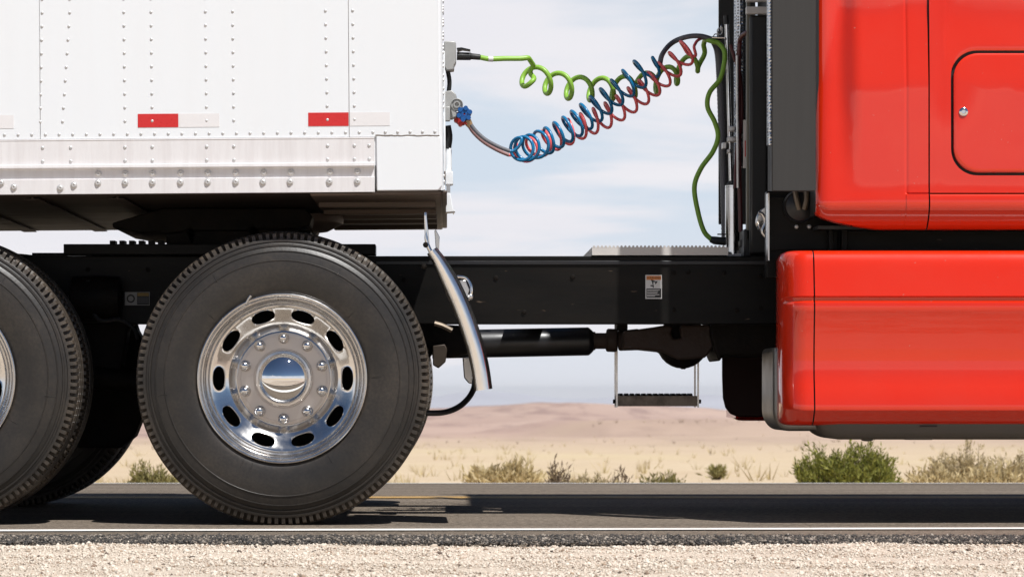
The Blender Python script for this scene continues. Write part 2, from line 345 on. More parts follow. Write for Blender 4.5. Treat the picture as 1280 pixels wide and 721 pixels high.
def ground_sheet():
    ang = list(np.arange(-34, -14.5, .6))+list(np.arange(-14.5, 14.5, .14))+list(np.arange(14.6, 34, .6))
    full = [math.radians(90-a) for a in ang[::-1]]+[math.radians(a) for a in np.arange(124.3, 415.6, 3.0)]
    rad = [2.0]+list(np.geomspace(6, 1400, 150))+list(np.geomspace(1460, 9000, 14))
    vs = []; fs = []; m = len(full)
    for r in rad:
        for a in full:
            x, y = r*math.cos(a), r*math.sin(a)
            vs.append((x, y, ground_h(x, y)))
    for i in range(len(rad)-1):
        for k in range(m): fs.append((i*m+k, (i+1)*m+k, (i+1)*m+(k+1) % m, i*m+(k+1) % m))
    c = len(vs); vs.append((0, 0, -.34)); fs += [(c, k, (k+1) % m) for k in range(m)]
    b = MB(); b.add(vs, fs)
    m_, t, p = new_mat('desert_sand')
    geo = t.nodes.new('ShaderNodeNewGeometry'); sp = t.nodes.new('ShaderNodeSeparateXYZ'); t.links.new(geo.outputs['Position'], sp.inputs[0])
    def noise(sc, det=8, st=(1, 1, 1)):
        mp = t.nodes.new('ShaderNodeMapping'); mp.inputs['Scale'].default_value = st; t.links.new(geo.outputs['Position'], mp.inputs[0])
        n = t.nodes.new('ShaderNodeTexNoise'); n.inputs['Scale'].default_value = sc; n.inputs['Detail'].default_value = det; n.inputs['Roughness'].default_value = .65
        t.links.new(mp.outputs[0], n.inputs['Vector']); return n.outputs['Fac']
    def ramp(src, a, b_, lo=0., hi=1.):
        r = t.nodes.new('ShaderNodeMapRange'); r.inputs[1].default_value = a; r.inputs[2].default_value = b_; r.inputs[3].default_value = lo; r.inputs[4].default_value = hi
        t.links.new(src, r.inputs[0]); return r.outputs[0]
    def mix(f, a, b_):
        r = t.nodes.new('ShaderNodeMix'); r.data_type = 'RGBA'
        for i, v in ((0, f), (6, a), (7, b_)):
            if isinstance(v, tuple): r.inputs[i].default_value = (*v, 1)
            elif isinstance(v, float): r.inputs[i].default_value = v
            else: t.links.new(v, r.inputs[i])
        return r.outputs[2]
    sand = mix(ramp(noise(.35), .3, .7), (.57, .455, .315), (.51, .39, .265))
    sand = mix(ramp(noise(.06, 6, (1, .35, 1)), .5, .66, 0, .55), sand, (.57, .47, .28))
    sand = mix(ramp(noise(2.2, 6), .58, .72, 0, .5), sand, (.36, .275, .195))
    rock = mix(ramp(noise(.012, 10, (1, .45, 1)), .35, .65), (.48, .35, .285), (.38, .265, .22))
    rock = mix(ramp(noise(.09, 9, (1, .16, 1)), .47, .62, 0, .8), rock, (.28, .19, .165))
    dn = t.nodes.new('ShaderNodeMath'); dn.operation = 'MULTIPLY_ADD'; t.links.new(noise(.008, 5), dn.inputs[0]); dn.inputs[1].default_value = 260; t.links.new(sp.outputs[1], dn.inputs[2])
    colr = mix(ramp(dn.outputs[0], 190, 430), sand, rock)
    t.links.new(colr, p.inputs['Base Color']); p.inputs['Roughness'].default_value = .95; p.inputs['Specular IOR Level'].default_value = .1
    bp = t.nodes.new('ShaderNodeBump'); bp.inputs['Strength'].default_value = .35; bp.inputs['Distance'].default_value = .03
    t.links.new(noise(1.6, 10), bp.inputs['Height']); t.links.new(bp.outputs[0], p.inputs['Normal'])
    o = b.build('desert_ground', m_, smooth=180, recalc=False); tag(o, kind='structure')
ground_sheet()

def asphalt_mat():
    m, t, p = new_mat('asphalt')
    geo = t.nodes.new('ShaderNodeNewGeometry')
    n = t.nodes.new('ShaderNodeTexNoise'); n.inputs['Scale'].default_value = 140; n.inputs['Detail'].default_value = 4; t.links.new(geo.outputs['Position'], n.inputs['Vector'])
    mp = t.nodes.new('ShaderNodeMapping'); mp.inputs['Scale'].default_value = (.25, 1.6, 1); t.links.new(geo.outputs['Position'], mp.inputs[0])
    n2 = t.nodes.new('ShaderNodeTexNoise'); n2.inputs['Scale'].default_value = 1.4; n2.inputs['Detail'].default_value = 6; t.links.new(mp.outputs[0], n2.inputs['Vector'])
    r = t.nodes.new('ShaderNodeValToRGB'); t.links.new(n.outputs['Fac'], r.inputs[0]); e = r.color_ramp.elements
    e[0].position = .3; e[0].color = (.075, .063, .052, 1); e[1].position = .72; e[1].color = (.275, .222, .172, 1)
    n3 = t.nodes.new('ShaderNodeTexNoise'); n3.inputs['Scale'].default_value = 42; n3.inputs['Detail'].default_value = 3; t.links.new(geo.outputs['Position'], n3.inputs['Vector'])
    ad = t.nodes.new('ShaderNodeMath'); ad.operation = 'MULTIPLY_ADD'; t.links.new(n3.outputs['Fac'], ad.inputs[0]); ad.inputs[1].default_value = .8; ad.inputs[2].default_value = -.4
    ae = t.nodes.new('ShaderNodeMath'); t.links.new(ad.outputs[0], ae.inputs[0]); t.links.new(n.outputs['Fac'], ae.inputs[1]); t.links.new(ae.outputs[0], r.inputs[0])
    x = t.nodes.new('ShaderNodeMix'); x.data_type = 'RGBA'; x.blend_type = 'MULTIPLY'; x.inputs[0].default_value = 1
    r2 = t.nodes.new('ShaderNodeMapRange'); r2.inputs[1].default_value = .3; r2.inputs[2].default_value = .7; r2.inputs[3].default_value = .75; r2.inputs[4].default_value = 1.15
    t.links.new(n2.outputs['Fac'], r2.inputs[0]); t.links.new(r.outputs[0], x.inputs[6]); t.links.new(r2.outputs[0], x.inputs[7])
    t.links.new(x.outputs[2], p.inputs['Base Color']); p.inputs['Roughness'].default_value = .9; p.inputs['Specular IOR Level'].default_value = .06
    bp = t.nodes.new('ShaderNodeBump'); bp.inputs['Strength'].default_value = .7; bp.inputs['Distance'].default_value = .006
    t.links.new(n.outputs['Fac'], bp.inputs['Height']); t.links.new(bp.outputs[0], p.inputs['Normal'])
    return m
MT['asphalt'] = asphalt_mat()
EDGE = -0.88
def road():
    xs = list(np.arange(-400, -6, 8))+list(np.arange(-6, 6, .04))+list(np.arange(6, 401, 8))
    rows = []
    for x in xs:
        j = .03*mnoise.noise(Vector((x*6, 0, 0)))+.02*mnoise.noise(Vector((x*21, 3, 0))); k = .012*mnoise.noise(Vector((x*17, 5, 0)))
        r = [(x, EDGE-.13+j*1.6, -.06), (x, EDGE-.10+j, -.022+k*.4), (x, EDGE-.03+j, -.004), (x, EDGE+.05, 0)]
        r += [(x, y, road_z(y)) for y in (0.5, 2.0, 3.2, 5, 7, 8.75)]+[(x, 8.95, -.15), (x, 9.4, -.36)]
        rows.append(r)
    b = MB(); b.grid(rows); o = b.build('road', MT['asphalt'], smooth=60); tag(o, kind='structure')
    pw = mat('white_road_paint', (.80, .78, .74), .6, var=.06, vscale=14, dirt=(.35, .32, .29), dscale=9, damt=.45)
    py = mat('yellow_road_paint', (.58, .33, .075), .6, var=.08, vscale=14, dirt=(.3, .2, .1), dscale=9, damt=.4)
    def strip(name, ya, yb, w, m, slope=0.0):
        b = MB(); rows = []
        for x in np.arange(-60, 60.1, .5):
            y0 = ya+slope*x; rows.append([(x, y0-w/2, road_z(y0-w/2)+.004), (x, y0+w/2, road_z(y0+w/2)+.004)])
        b.grid(rows); return tag(b.build(name, m), kind='structure')
    strip('edge_line', -.385, 0, .14, pw, .052)
    strip('centre_line', 3.12, 0, .11, py); strip('centre_line', 3.36, 0, .11, py)
    strip('edge_line', 8.45, 0, .16, pw)
road()
def gravel():
    m, t, p = new_mat('pale_gravel')
    geo = t.nodes.new('ShaderNodeNewGeometry')
    vo = t.nodes.new('ShaderNodeTexVoronoi'); vo.inputs['Scale'].default_value = 170; t.links.new(geo.outputs['Position'], vo.inputs['Vector'])
    r = t.nodes.new('ShaderNodeValToRGB'); t.links.new(vo.outputs['Color'], r.inputs[0]); e = r.color_ramp.elements
    e[0].position = 0; e[0].color = (.43, .345, .265, 1); e[1].position = 1; e[1].color = (.66, .575, .47, 1)
    t.links.new(r.outputs[0], p.inputs['Base Color']); p.inputs['Roughness'].default_value = .9
    bp = t.nodes.new('ShaderNodeBump'); bp.inputs['Strength'].default_value = 1; bp.inputs['Distance'].default_value = .004
    t.links.new(vo.outputs['Distance'], bp.inputs['Height']); t.links.new(bp.outputs[0], p.inputs['Normal'])
    xs = list(np.arange(-400, -8, 10))+list(np.arange(-8, 8, .2))+list(np.arange(8, 401, 10)); rows = []
    def gz(x, y): return -.022+.012*mnoise.noise(Vector((x*.9, y*1.3, 4)))+.006*mnoise.noise(Vector((x*4, y*4, 9)))
    for x in xs: rows.append([(x, -11, -.5)]+[(x, -9, -.28), (x, -7, -.05)]+[(x, y, gz(x, y)) for y in np.arange(-6.5, -.8, .25)])
    b = MB(); b.grid(rows); tag(b.build('gravel_shoulder', m, smooth=180), kind='structure')
    # stones one could not count
    ms, t, p = new_mat('pebbles'); geo = t.nodes.new('ShaderNodeNewGeometry'); r = t.nodes.new('ShaderNodeValToRGB'); t.links.new(geo.outputs['Random Per Island'], r.inputs[0])
    e = r.color_ramp.elements; e[0].color = (.07, .05, .04, 1); e[1].color = (.70, .62, .52, 1)
    for q, c in ((.05, (.22, .155, .11, 1)), (.13, (.40, .29, .205, 1)), (.25, (.58, .50, .405, 1)), (.5, (.66, .585, .485, 1)), (.62, (.58, .465, .37, 1)), (.8, (.69, .61, .51, 1))):
        el = e.new(q); el.color = c
    t.links.new(r.outputs[0], p.inputs['Base Color']); p.inputs['Roughness'].default_value = .85
    ma, t, p = new_mat('tar_crumbs'); geo = t.nodes.new('ShaderNodeNewGeometry'); r = t.nodes.new('ShaderNodeValToRGB'); t.links.new(geo.outputs['Random Per Island'], r.inputs[0])
    e = r.color_ramp.elements; e[0].color = (.02, .019, .018, 1); e[1].color = (.34, .29, .24, 1)
    for q, c in ((.5, (.05, .044, .038, 1)), (.8, (.14, .115, .09, 1))):
        el = e.new(q); el.color = c
    t.links.new(r.outputs[0], p.inputs['Base Color']); p.inputs['Roughness'].default_value = .7
    def stones(name, n, xr, yf, size, zoff, mtl, octa=True):
        g = (1+5**.5)/2
        V = np.array([(-1,g,0),(1,g,0),(-1,-g,0),(1,-g,0),(0,-1,g),(0,1,g),(0,-1,-g),(0,1,-g),(g,0,-1),(g,0,1),(-g,0,-1),(-g,0,1)])/np.sqrt(1+g*g)
        F = np.array([(0,11,5),(0,5,1),(0,1,7),(0,7,10),(0,10,11),(1,5,9),(5,11,4),(11,10,2),(10,7,6),(7,1,8),(3,9,4),(3,4,2),(3,2,6),(3,6,8),(3,8,9),(4,9,5),(2,4,11),(6,2,10),(8,6,7),(9,8,1)])
        x = rng.uniform(*xr, n); y = yf(n); sz = size(n)
        if octa: V = np.array([(1,0,0),(-1,0,0),(0,1,0),(0,-1,0),(0,0,1),(0,0,-1)], float); F = np.array([(0,2,4),(2,1,4),(1,3,4),(3,0,4),(2,0,5),(1,2,5),(3,1,5),(0,3,5)])
        m = len(V); sc = sz[:, None]*np.stack([rng.uniform(.7, 1.3, n), rng.uniform(.7, 1.3, n), rng.uniform(.45, .85, n)], 1)
        P = V[None]*(1+rng.uniform(-.25, .25, (n, m, 1)))*sc[:, None, :]
        a = rng.uniform(0, 2*PI, n); ca, sa = np.cos(a)[:, None], np.sin(a)[:, None]
        X = P[..., 0]*ca-P[..., 1]*sa; Y = P[..., 0]*sa+P[..., 1]*ca; til = rng.uniform(-.5, .5, n)[:, None]
        Z = P[..., 2]+X*til*.5
        zb = np.array([zoff(x[i], y[i]) for i in range(n)])
        P = np.stack([X+x[:, None], Y+y[:, None], Z+(zb+sz*.25)[:, None]], -1).reshape(-1, 3)
        FF = (F[None]+m*np.arange(n)[:, None, None]).reshape(-1, 3)
        me = bpy.data.meshes.new(name); me.vertices.add(len(P)); me.vertices.foreach_set('co', P.ravel())
        me.loops.add(FF.size); me.loops.foreach_set('vertex_index', FF.ravel().astype(np.int32))
        me.polygons.add(len(FF)); me.polygons.foreach_set('loop_start', (np.arange(len(FF))*3).astype(np.int32)); me.update(calc_edges=True)
        me.materials.append(mtl); o = bpy.data.objects.new(name, me); COL.objects.link(o); return tag(o, kind='stuff')
    stones('pebbles', 165000, (-2.5, 2.9), lambda n: -.95-2.6*rng.uniform(0, 1, n)**1.05, lambda n: np.clip(.0016*np.exp(rng.normal(.35, .5, n)), .001, .012), gz, ms)
    stones('pebbles', 1100, (-2.5, 2.9), lambda n: -.97-2.6*rng.uniform(0, 1, n), lambda n: np.clip(.0045*np.exp(rng.normal(.2, .35, n)), .003, .013), gz, ms, False)
    stones('tar_crumbs', 46000, (-2.5, 2.9), lambda n: EDGE-.055+rng.normal(0, .038, n), lambda n: np.clip(.0026*np.exp(rng.normal(.3, .45, n)), .0015, .010), lambda x, y: float(np.interp(y, [EDGE-.14, EDGE-.10, EDGE-.03, EDGE+.05], [-.020, -.014, .001, .001])), ma)
gravel()

def mountains():
    b = MB(); rows = []
    for j, y in enumerate(np.linspace(6000, 8500, 8)):
        row = []; k = math.sin(PI*min(1, (j+.01)/7*1.0))
        for px in np.arange(-600, 2000, 10):
            x = (px-560)*(y+12)/4200
            py = 505-15*math.exp(-((px-600)/85)**2)-6*math.exp(-((px-800)/160)**2)-11*math.exp(-((px-960)/140)**2)-5*math.exp(-((px-200)/200)**2)-2.0*fbm(px*.012, 1.7)
            ztop = CAM_H-(py-CY)*7262/4200
            row.append((x, y, -60+(ztop+60)*k+(fbm(x*.003, y*.003)*3 if 0 < j < 7 else 0)))
        rows.append(row)
    b.grid(rows); tag(b.build('mountains', mat('mountain_rock', (.42, .42, .46), .95, var=.2, vscale=.004), smooth=180), kind='structure')
mountains()

# ------------------------------------------------------------------ shrubs
def leafmat(name, c1, c2):
    m, t, p = new_mat(name); geo = t.nodes.new('ShaderNodeNewGeometry'); x = t.nodes.new('ShaderNodeMix'); x.data_type = 'RGBA'
    t.links.new(geo.outputs['Random Per Island'], x.inputs[0]); x.inputs[6].default_value = (*c1, 1); x.inputs[7].default_value = (*c2, 1)
    t.links.new(x.outputs[2], p.inputs['Base Color']); p.inputs['Roughness'].default_value = .7
    tr = t.nodes.new('ShaderNodeBsdfTranslucent'); t.links.new(x.outputs[2], tr.inputs[0]); ms = t.nodes.new('ShaderNodeMixShader'); ms.inputs[0].default_value = .42
    t.links.new(p.outputs[0], ms.inputs[1]); t.links.new(tr.outputs[0], ms.inputs[2]); t.links.new(ms.outputs[0], t.nodes['Material Output'].inputs[0]); return m
LM = {'pale': leafmat('pale_straw', (.52, .41, .20), (.68, .56, .33)), 'green': leafmat('shrub_green', (.13, .145, .022), (.34, .33, .065)), 'olive': leafmat('shrub_olive', (.20, .185, .06), (.38, .32, .12)),
      'straw': leafmat('dry_straw', (.44, .34, .16), (.58, .47, .26)), 'tan': leafmat('dry_tan', (.40, .32, .175), (.60, .49, .29)), 'twig': leafmat('dry_twig', (.16, .115, .075), (.27, .20, .13))}
def shrub(name, px, y, wpx, py_top, label, leaf, stems, leaves, lsize, spread=1.0, stem_mat='twig', group=None, cat='shrub', depthw=.7):
    z = ground_h((px-CX)*(CAM_D+y)/4200, y)-.02; k = (CAM_D+y)/4200
    x = (px-CX)*k; w = wpx*k/2; h = CAM_H+(CY-py_top)*k-z
    R = random.Random(px); root = thing(name, (x, y, z), label, cat, group)
    st = MB(); lf = MB()
    for i in range(stems):
        a = R.uniform(0, 2*PI); rr = math.sqrt(R.random()); hh = h*(R.uniform(.5, .82) if R.random() < .72 else R.uniform(.82, 1.08))*(1-.34*rr*rr)*(1+.12*math.sin(a*3+px))
        ex, ey = w*rr*math.cos(a)*spread, w*depthw*rr*math.sin(a)
        b0 = Vector((x+ex*.25, y+ey*.25, z)); tip = Vector((x+ex*1.05, y+ey*1.05, z+hh)); mid = b0.lerp(tip, .5)+Vector((ex*.22+R.uniform(-.02, .02), ey*.2, hh*.02))
        pts = cr([b0, mid, tip], 6); st.tube(pts, [.006, .005, .004, .003, .0022, .0012], 4, False)
        for q in range(leaves):
            t = R.uniform(.18, 1.0)**.8; p = Vector(pts[min(5, int(t*5))]).lerp(Vector(pts[min(5, int(t*5)+1)]), t*5-int(t*5))
            dv = Vector((R.gauss(0, .7)+ex*.8/max(w, .01)*.5, R.gauss(0, .7), abs(R.gauss(1.1, .5)))).normalized(); sd = dv.cross(Vector((R.gauss(0, 1), R.gauss(0, 1), R.gauss(0, .4)))).normalized()
            l = lsize*R.uniform(.6, 1.4); ww = l*.12
            p = p+Vector((R.gauss(0, 1), R.gauss(0, 1), R.gauss(0, .6)))*lsize*.35
            lf.add([p-sd*ww*.3, p+dv*l*.5-sd*ww, p+dv*l, p+dv*l*.5+sd*ww], [(0, 1, 2, 3)])
    st.build('stems', LM[stem_mat], root, smooth=0, recalc=False); lf.build('foliage', LM[leaf], root, smooth=0, recalc=False)
    return root
shrub('green_shrub', 1061, 14.0, 128, 552, 'bushy bright green shrub beyond the road below the red truck', 'green', 190, 80, .042)
shrub('dry_shrub', 1200, 17.0, 80, 556, 'tan half dry shrub right of the green bush', 'tan', 80, 60, .042)
shrub('dry_shrub', 1262, 17.5, 90, 563, 'tan dry shrub at the right edge of the photo beyond the road', 'tan', 70, 50, .042)
shrub('olive_shrub', 192, 14.0, 64, 581, 'olive shrub seen between the two big wheels', 'olive', 90, 50, .042)
shrub('straw_tussock', 632, 16.5, 92, 578, 'pale straw coloured tussock beyond the road nearest the mudguard tip', 'pale', 170, 22, .07)
shrub('twiggy_shrub', 699, 15.0, 34, 576, 'bare brown twiggy shrub left of the hanging step', 'twig', 34, 10, .05)
shrub('low_scrub', 738, 15.0, 70, 592, 'low grey brown scrub below the hanging step', 'tan', 50, 26, .05, cat='scrub')
shrub('low_scrub', 828, 16.0, 60, 590, 'low olive scrub patch right of the hanging step', 'olive', 44, 22, .05, cat='scrub')
shrub('small_weed', 897, 26.0, 15, 584, 'tiny brown weed standing alone on the open sand', 'olive', 20, 14, .08, cat='weed')
shrub('twiggy_shrub', 774, 15.5, 26, 580, 'thin bare twigs rising right of the low grey brown scrub', 'twig', 18, 8, .05)
shrub('straw_tussock', 1168, 15.2, 70, 580, 'pale dry grass in front of the tan shrub right of the green bush', 'pale', 110, 14, .06)
shrub('straw_tussock', 1246, 15.0, 90, 577, 'pale dry grass by the road under the right end of the red fairing', 'pale', 130, 14, .06)
def scrub():
    b = MB(); R = random.Random(5)
    def tuft(x, y, s, n):
        z = ground_h(x, y)
        for i in range(n):
            a = R.uniform(0, 2*PI); e = Vector((math.cos(a)*s*R.random(), math.sin(a)*s*R.random(), s*R.uniform(.5, 1.1)))
            p = Vector((x, y, z-.02))+Vector((e.x*.3, e.y*.3, 0)); sd = Vector((R.gauss(0, 1), R.gauss(0, 1), 0)).normalized()*s*.05
            b.add([p-sd, p+sd, p+e], [(0, 1, 2)])
    for i in range(1500):                                  # grass right behind the road
        px = R.uniform(-60, 1340); y = R.uniform(10.5, 21); c = mnoise.noise(Vector((px*.010, y*.12, 0)))
        if c < .02: continue
        tuft((px-CX)*(12+y)/4200, y, R.uniform(.08, .2), 9)
    for i in range(500):
        y = 24*math.exp(R.random()*2.6); px = R.uniform(-100, 1380); tuft((px-CX)*(12+y)/4200, y, R.uniform(.10, .24), 7)
    o = b.build('dry_grass', LM['pale'], smooth=0, recalc=False); tag(o, kind='stuff')
    b = MB()
    for i in range(300):                                  # dark desert scrub on the bank rim and slopes
        y = R.choice([R.uniform(60, 240), R.gauss(262, 3), R.gauss(262, 3), R.uniform(300, 900)]); px = R.uniform(-100, 1400)
        if 240 < y < 290 and px < 740: continue
        tuft((px-CX)*(12+y)/4200, y, R.uniform(.12, .30)*(1 if y < 255 else 1.4 if y < 300 else 2.2), 7)
    o = b.build('desert_scrub', LM['twig'], smooth=0, recalc=False); tag(o, kind='stuff')
scrub()

# ================================================================== TRAILER
def trailer():
    root = thing('semi_trailer', W(470, 238, 0), 'white riveted box trailer with red and silver reflective strips, coupled above the rear wheels', 'trailer')
    tx = lambda p: (p-CX)/PPM
    tz = lambda p: CAM_H+(CY-p)/PPM
    XL, XF, WID, TOP = -6.2, tx(554.5), 2.6, 4.1
    b = MB(); b.box(XL, XF-.004, .003, WID-.003, tz(238)+.006, TOP); b.build('body', MT['white'], root, bevel=.03, bseg=4)
    # outer skin in three lapped sheets
    for i, (a, c, y) in enumerate(((-1900, 51, -.0045), (51.2, 437, -.0030), (437.2, 549, -.0045))):
        b = MB(); b.box(tx(a) if a > -1800 else XL, tx(c), y, .004, tz(171.3), TOP-.05); b.build('side_sheet', MT['white'], root, bevel=.0012, bseg=1)
    b = MB()   # rolled front corner post
    pts = [(-.004+.028*(1-math.cos(t)), XF-.030+.030*math.sin(t)) for t in np.linspace(0, PI/2, 7)]
    b.grid([[(x, y, z) for y, x in [(-.004, tx(549.4))]+pts+[(.08, XF)]] for z in (tz(238), TOP-.05)]); b.build('corner_post', MT['white'], root)
    # bottom rail: section with a ledge, a recess below it and a lower flange
    z = tz
    sec = [(.004, z(171.6)), (-.008, z(171.6)), (-.0085, z(173)), (-.007, z(174)), (-.007, z(203)), (-.018, z(204)), (-.019, z(207.4)), (-.012, z(208.4)), (-.001, z(208.8)), (-.001, z(221)), (-.013, z(221.8)), (-.013, z(240)), (.02, z(240)), (.02, z(238))]
    b = MB(); b.extx(sec, XL, tx(468.5)); b.build('bottom_rail', MT['rail'], root, smooth=20)
    # front corner casting with a ragged sealant line above
    b = MB(); b.prism([(tx(471), z(238.6)), (tx(548), z(238.6)), (tx(552.5), z(233)), (tx(552.5), z(172)), (tx(548), z(171)), (tx(471), z(170.6))], -.0065, .01); b.build('corner_panel', MT['white'], root, bevel=.003)
    b = MB(); pl = [(tx(p), -.0062+.001*random.random(), z(169.6+(p-470)*.012+random.uniform(-.5, .5))) for p in range(470, 554, 4)]
    b.tube(pl, .0022, 5); b.build('sealant_bead', mat('dark_sealant', (.22, .19, .17), .8), root)
    b = MB(); b.tube([(tx(469.4), -.003, z(207)), (tx(469.2), -.003, z(238))], .0018, 5); b.build('rail_end_seam', MT['ink'], root)
    # rivets: too small to pick apart
    rv = MB()
    def rivet(x, zz, y, r=.0056):
        rv.lathe([(r, 0), (r*.9, -r*.25), (r*.6, -r*.45), (.0004, -r*.52)], (x, y, zz), 'y', 10)
    cols = [(54.5, 51), (89, 79), (156.5, 157), (190.5, 191), (258.5, 259), (292.5, 293), (408.5, 410), (442.5, 444), (-16, -16), (-50, -50), (-120, -118)]
    for top, bot in cols:
        for k in range(18):
            py = 149.5-17*k
            f = max(0, min(1, (149.5-py)/135)); pxx = bot+(top-bot)*f
            rivet(tx(pxx), z(py), -.0045 if (pxx < 51 or pxx > 437) else -.003)
    p = -130
    while p < 548:
        rivet(tx(p), z(165.5), -.0045 if (p < 51 or p > 437) else -.003, .0058); p += 17.05 if p < 450 else 15.5
    for c in (54, 89, 157, 191, 259, 293, 410, 443.5, 462):
        for py in (182, 199): rivet(tx(c), z(py), -.007, .0066)
    for k in range(24): rivet(XF-.001, 0, 0, 0.0001) if False else None
    o = rv.build('rivets', MT['rivet'], root, recalc=True); tag(o, kind='stuff')
    fr = MB()
    for k in range(22):
        for dd in (.06, .4, .75, 1.3, 1.85, 2.3): fr.lathe([(.007, 0), (.006, .003), (.0005, .005)], (XF+.0005, dd, z(236)+k*.049), 'x', 8)
    tag(fr.build('front_rivets', MT['rivet'], root), kind='stuff')
    bm_ = MB(); bm_.lathe([(.0125, 0), (.0125, -.002), (.0098, -.0025), (.0092, -.005), (.0065, -.007), (.0035, -.007), (.003, -.004), (.0003, -.004)], (0, 0, 0), 'y', 16)
    bolt = bm_.mesh('bolt', MT['galv'])
    for c in (123, 157, 191, 226, 260, 295, 330, 364, 413, 447): inst('bolt', bolt, (tx(c), -.001, z(214.5)), root)
    for c, py in ((2, 225.5), (18, 231), (76, 232.5), (93, 229), (123, 226.5), (157, 226.5), (191, 226.5), (226, 226.5), (260, 226.5), (295, 226.5), (329, 227), (363, 227), (412, 227), (447, 227), (-32, 227), (-66, 227), (-100, 227)):
        inst('bolt', bolt, (tx(c), -.013, z(py)), root)
    for a, c, m in ((173, 223.6, 'reflred'), (224.4, 275, 'reflwhite'), (386, 436.4, 'reflred'), (438.2, 488, 'reflwhite'), (-33, 18, 'reflwhite'), (-85, -34, 'reflred')):
        y = -.0045 if (c <= 51 or a >= 437) else -.003
        b = MB(); b.box(tx(a), tx(c), y-.0012, y, z(157.5), z(140.6)); b.build('reflector', MT[m], root)
    # underside
    b = MB(); b.box(XL, tx(386), .012, WID-.012, z(240)-.003, z(238)+.004); b.build('floor_plate', MT['under'], root)
    MT['brown'] = mat('rust_brown_plate', (0.075, 0.052, 0.040), 0.5, var=0.35, vscale=5, dirt=(0.15, 0.095, 0.065), dscale=4, damt=0.6, stretch=(0.35, 2.5, 2))
    b = MB(); b.box(tx(387), XF-.006, .015, WID-.015, z(240.5)-.010, z(238)+.004); b.build('coupler_plate', MT['brown'], root, bevel=.008)
    b = MB()
    for dd in (.45, .95, 1.3, 1.65, 2.15): b.box(tx(392), XF-.03, dd, dd+.05, z(240.5)-.028, z(240.5)-.007)
    b.lathe([(.30, 0), (.30, -.03), (.24, -.06), (.05, -.06)], (tx(310), 1.3, z(246)), 'z', 32); b.split('coupler_rib', MT['brown'], root, bevel=.003)
    x = XL+.1
    while x < tx(140):
        b = MB(); zt, zb = z(238)+.004, z(240.5)-.006
        b.box(x, x+.055, .02, WID-.02, z(240)-.004, z(240)-.002); b.box(x+.025, x+.032, .10, WID-.10, z(240)-.010, z(240)-.004); b.box(x, x+.055, .10, WID-.10, z(240)-.013, z(240)-.010)
        b.build('cross_member', MT['under'], root); x += .305
    b = MB(); b.tube([(XL, .01, z(239.5)), (tx(465), .01, z(239.5))], .004, 6); b.build('rail_lip', MT['under'], root)
    # front nose plate under the front wall
    b = MB(); b.box(XF-.008, XF+.012, .03, WID-.03, z(242), z(238)); b.build('nose_plate', MT['brown'], root, bevel=.004)
    b = MB(); b.box(XF+.001, XF+.008, .05, .35, z(214), z(140)); b.box(XF+.001, XF+.008, .7, 1.2, z(200), z(40)); b.split('front_plate', MT['white'], root, bevel=.002)
    # front wall fittings
    D = .85
    b = MB(); b.pprism([(556.5, 54), (570, 54), (571.5, 57), (571.5, 80), (569, 84), (569, 89.5), (559, 90.5), (556.5, 84)], D-.05, D+.05, D); b.build('socket_box', MT['greycast'], root, bevel=.004)
    b = MB(); b.tube(cr([W(561, 90, D), W(563, 104, D), W(561, 122, D)], 8), .0085, 8); b.tube(cr([W(560, 158, D), W(562, 172, D), W(560, 187, D)], 8), px2m(4.4, D), 10); b.split('conduit', MT['rubberp'], root)
    b = MB(); b.tube([W(561, 186, D), W(561, 233, D)], px2m(4.2, D), 10); b.pbox(557, 566.5, 216, 232, D-.04, D+.04, D); b.pprism([(557, 243), (563, 243), (566, 262), (569, 266), (557, 267)], D-.05, D+.05, D); b.split('pipe_guard', MT['white'], root, bevel=.002)
    b = MB(); b.pbox(558, 563, 232, 246, D-.03, D+.03, D); b.pbox(566, 567.5, 262, 268, D-.02, D+.02); b.split('pipe_clamp', MT['steel'], root)
    b = MB(); b.pprism([(557, 116), (566, 115), (571, 120), (572, 124), (567, 132), (567, 150), (557, 150)], D-.04, D+.03, D); b.pbox(557, 563.5, 134, 152, D-.055, D-.02); b.build('gladhand_bracket', MT['greycast'], root, bevel=.003)
    b = MB(); c = W(572, 131.5, D-.05)
    b.lathe([(.001, .004), (.0075, .004), (.0085, -.004), (.013, -.004), (.0145, .003), (.0195, .003), (.0215, -.004), (.0235, -.002), (.0235, .03), (.02, .04), (.0, .04)], c, 'y', 24)
    b.build('air_coupling', MT['greycast'], root)
    b = MB(); b.pprism([(564, 138), (571, 138), (572, 148), (566, 150)], D-.05, D+.02, D); b.build('air_coupling', MT['greycast'], root, bevel=.004)
    root.rotation_euler = (0, -math.radians(.42), 0)
trailer()

# ================================================================== TRACTOR TRUCK
T = thing('tractor_truck', (0, 1.3, 0), 'red truck tractor with black frame and polished wheels under the trailer nose', 'truck')

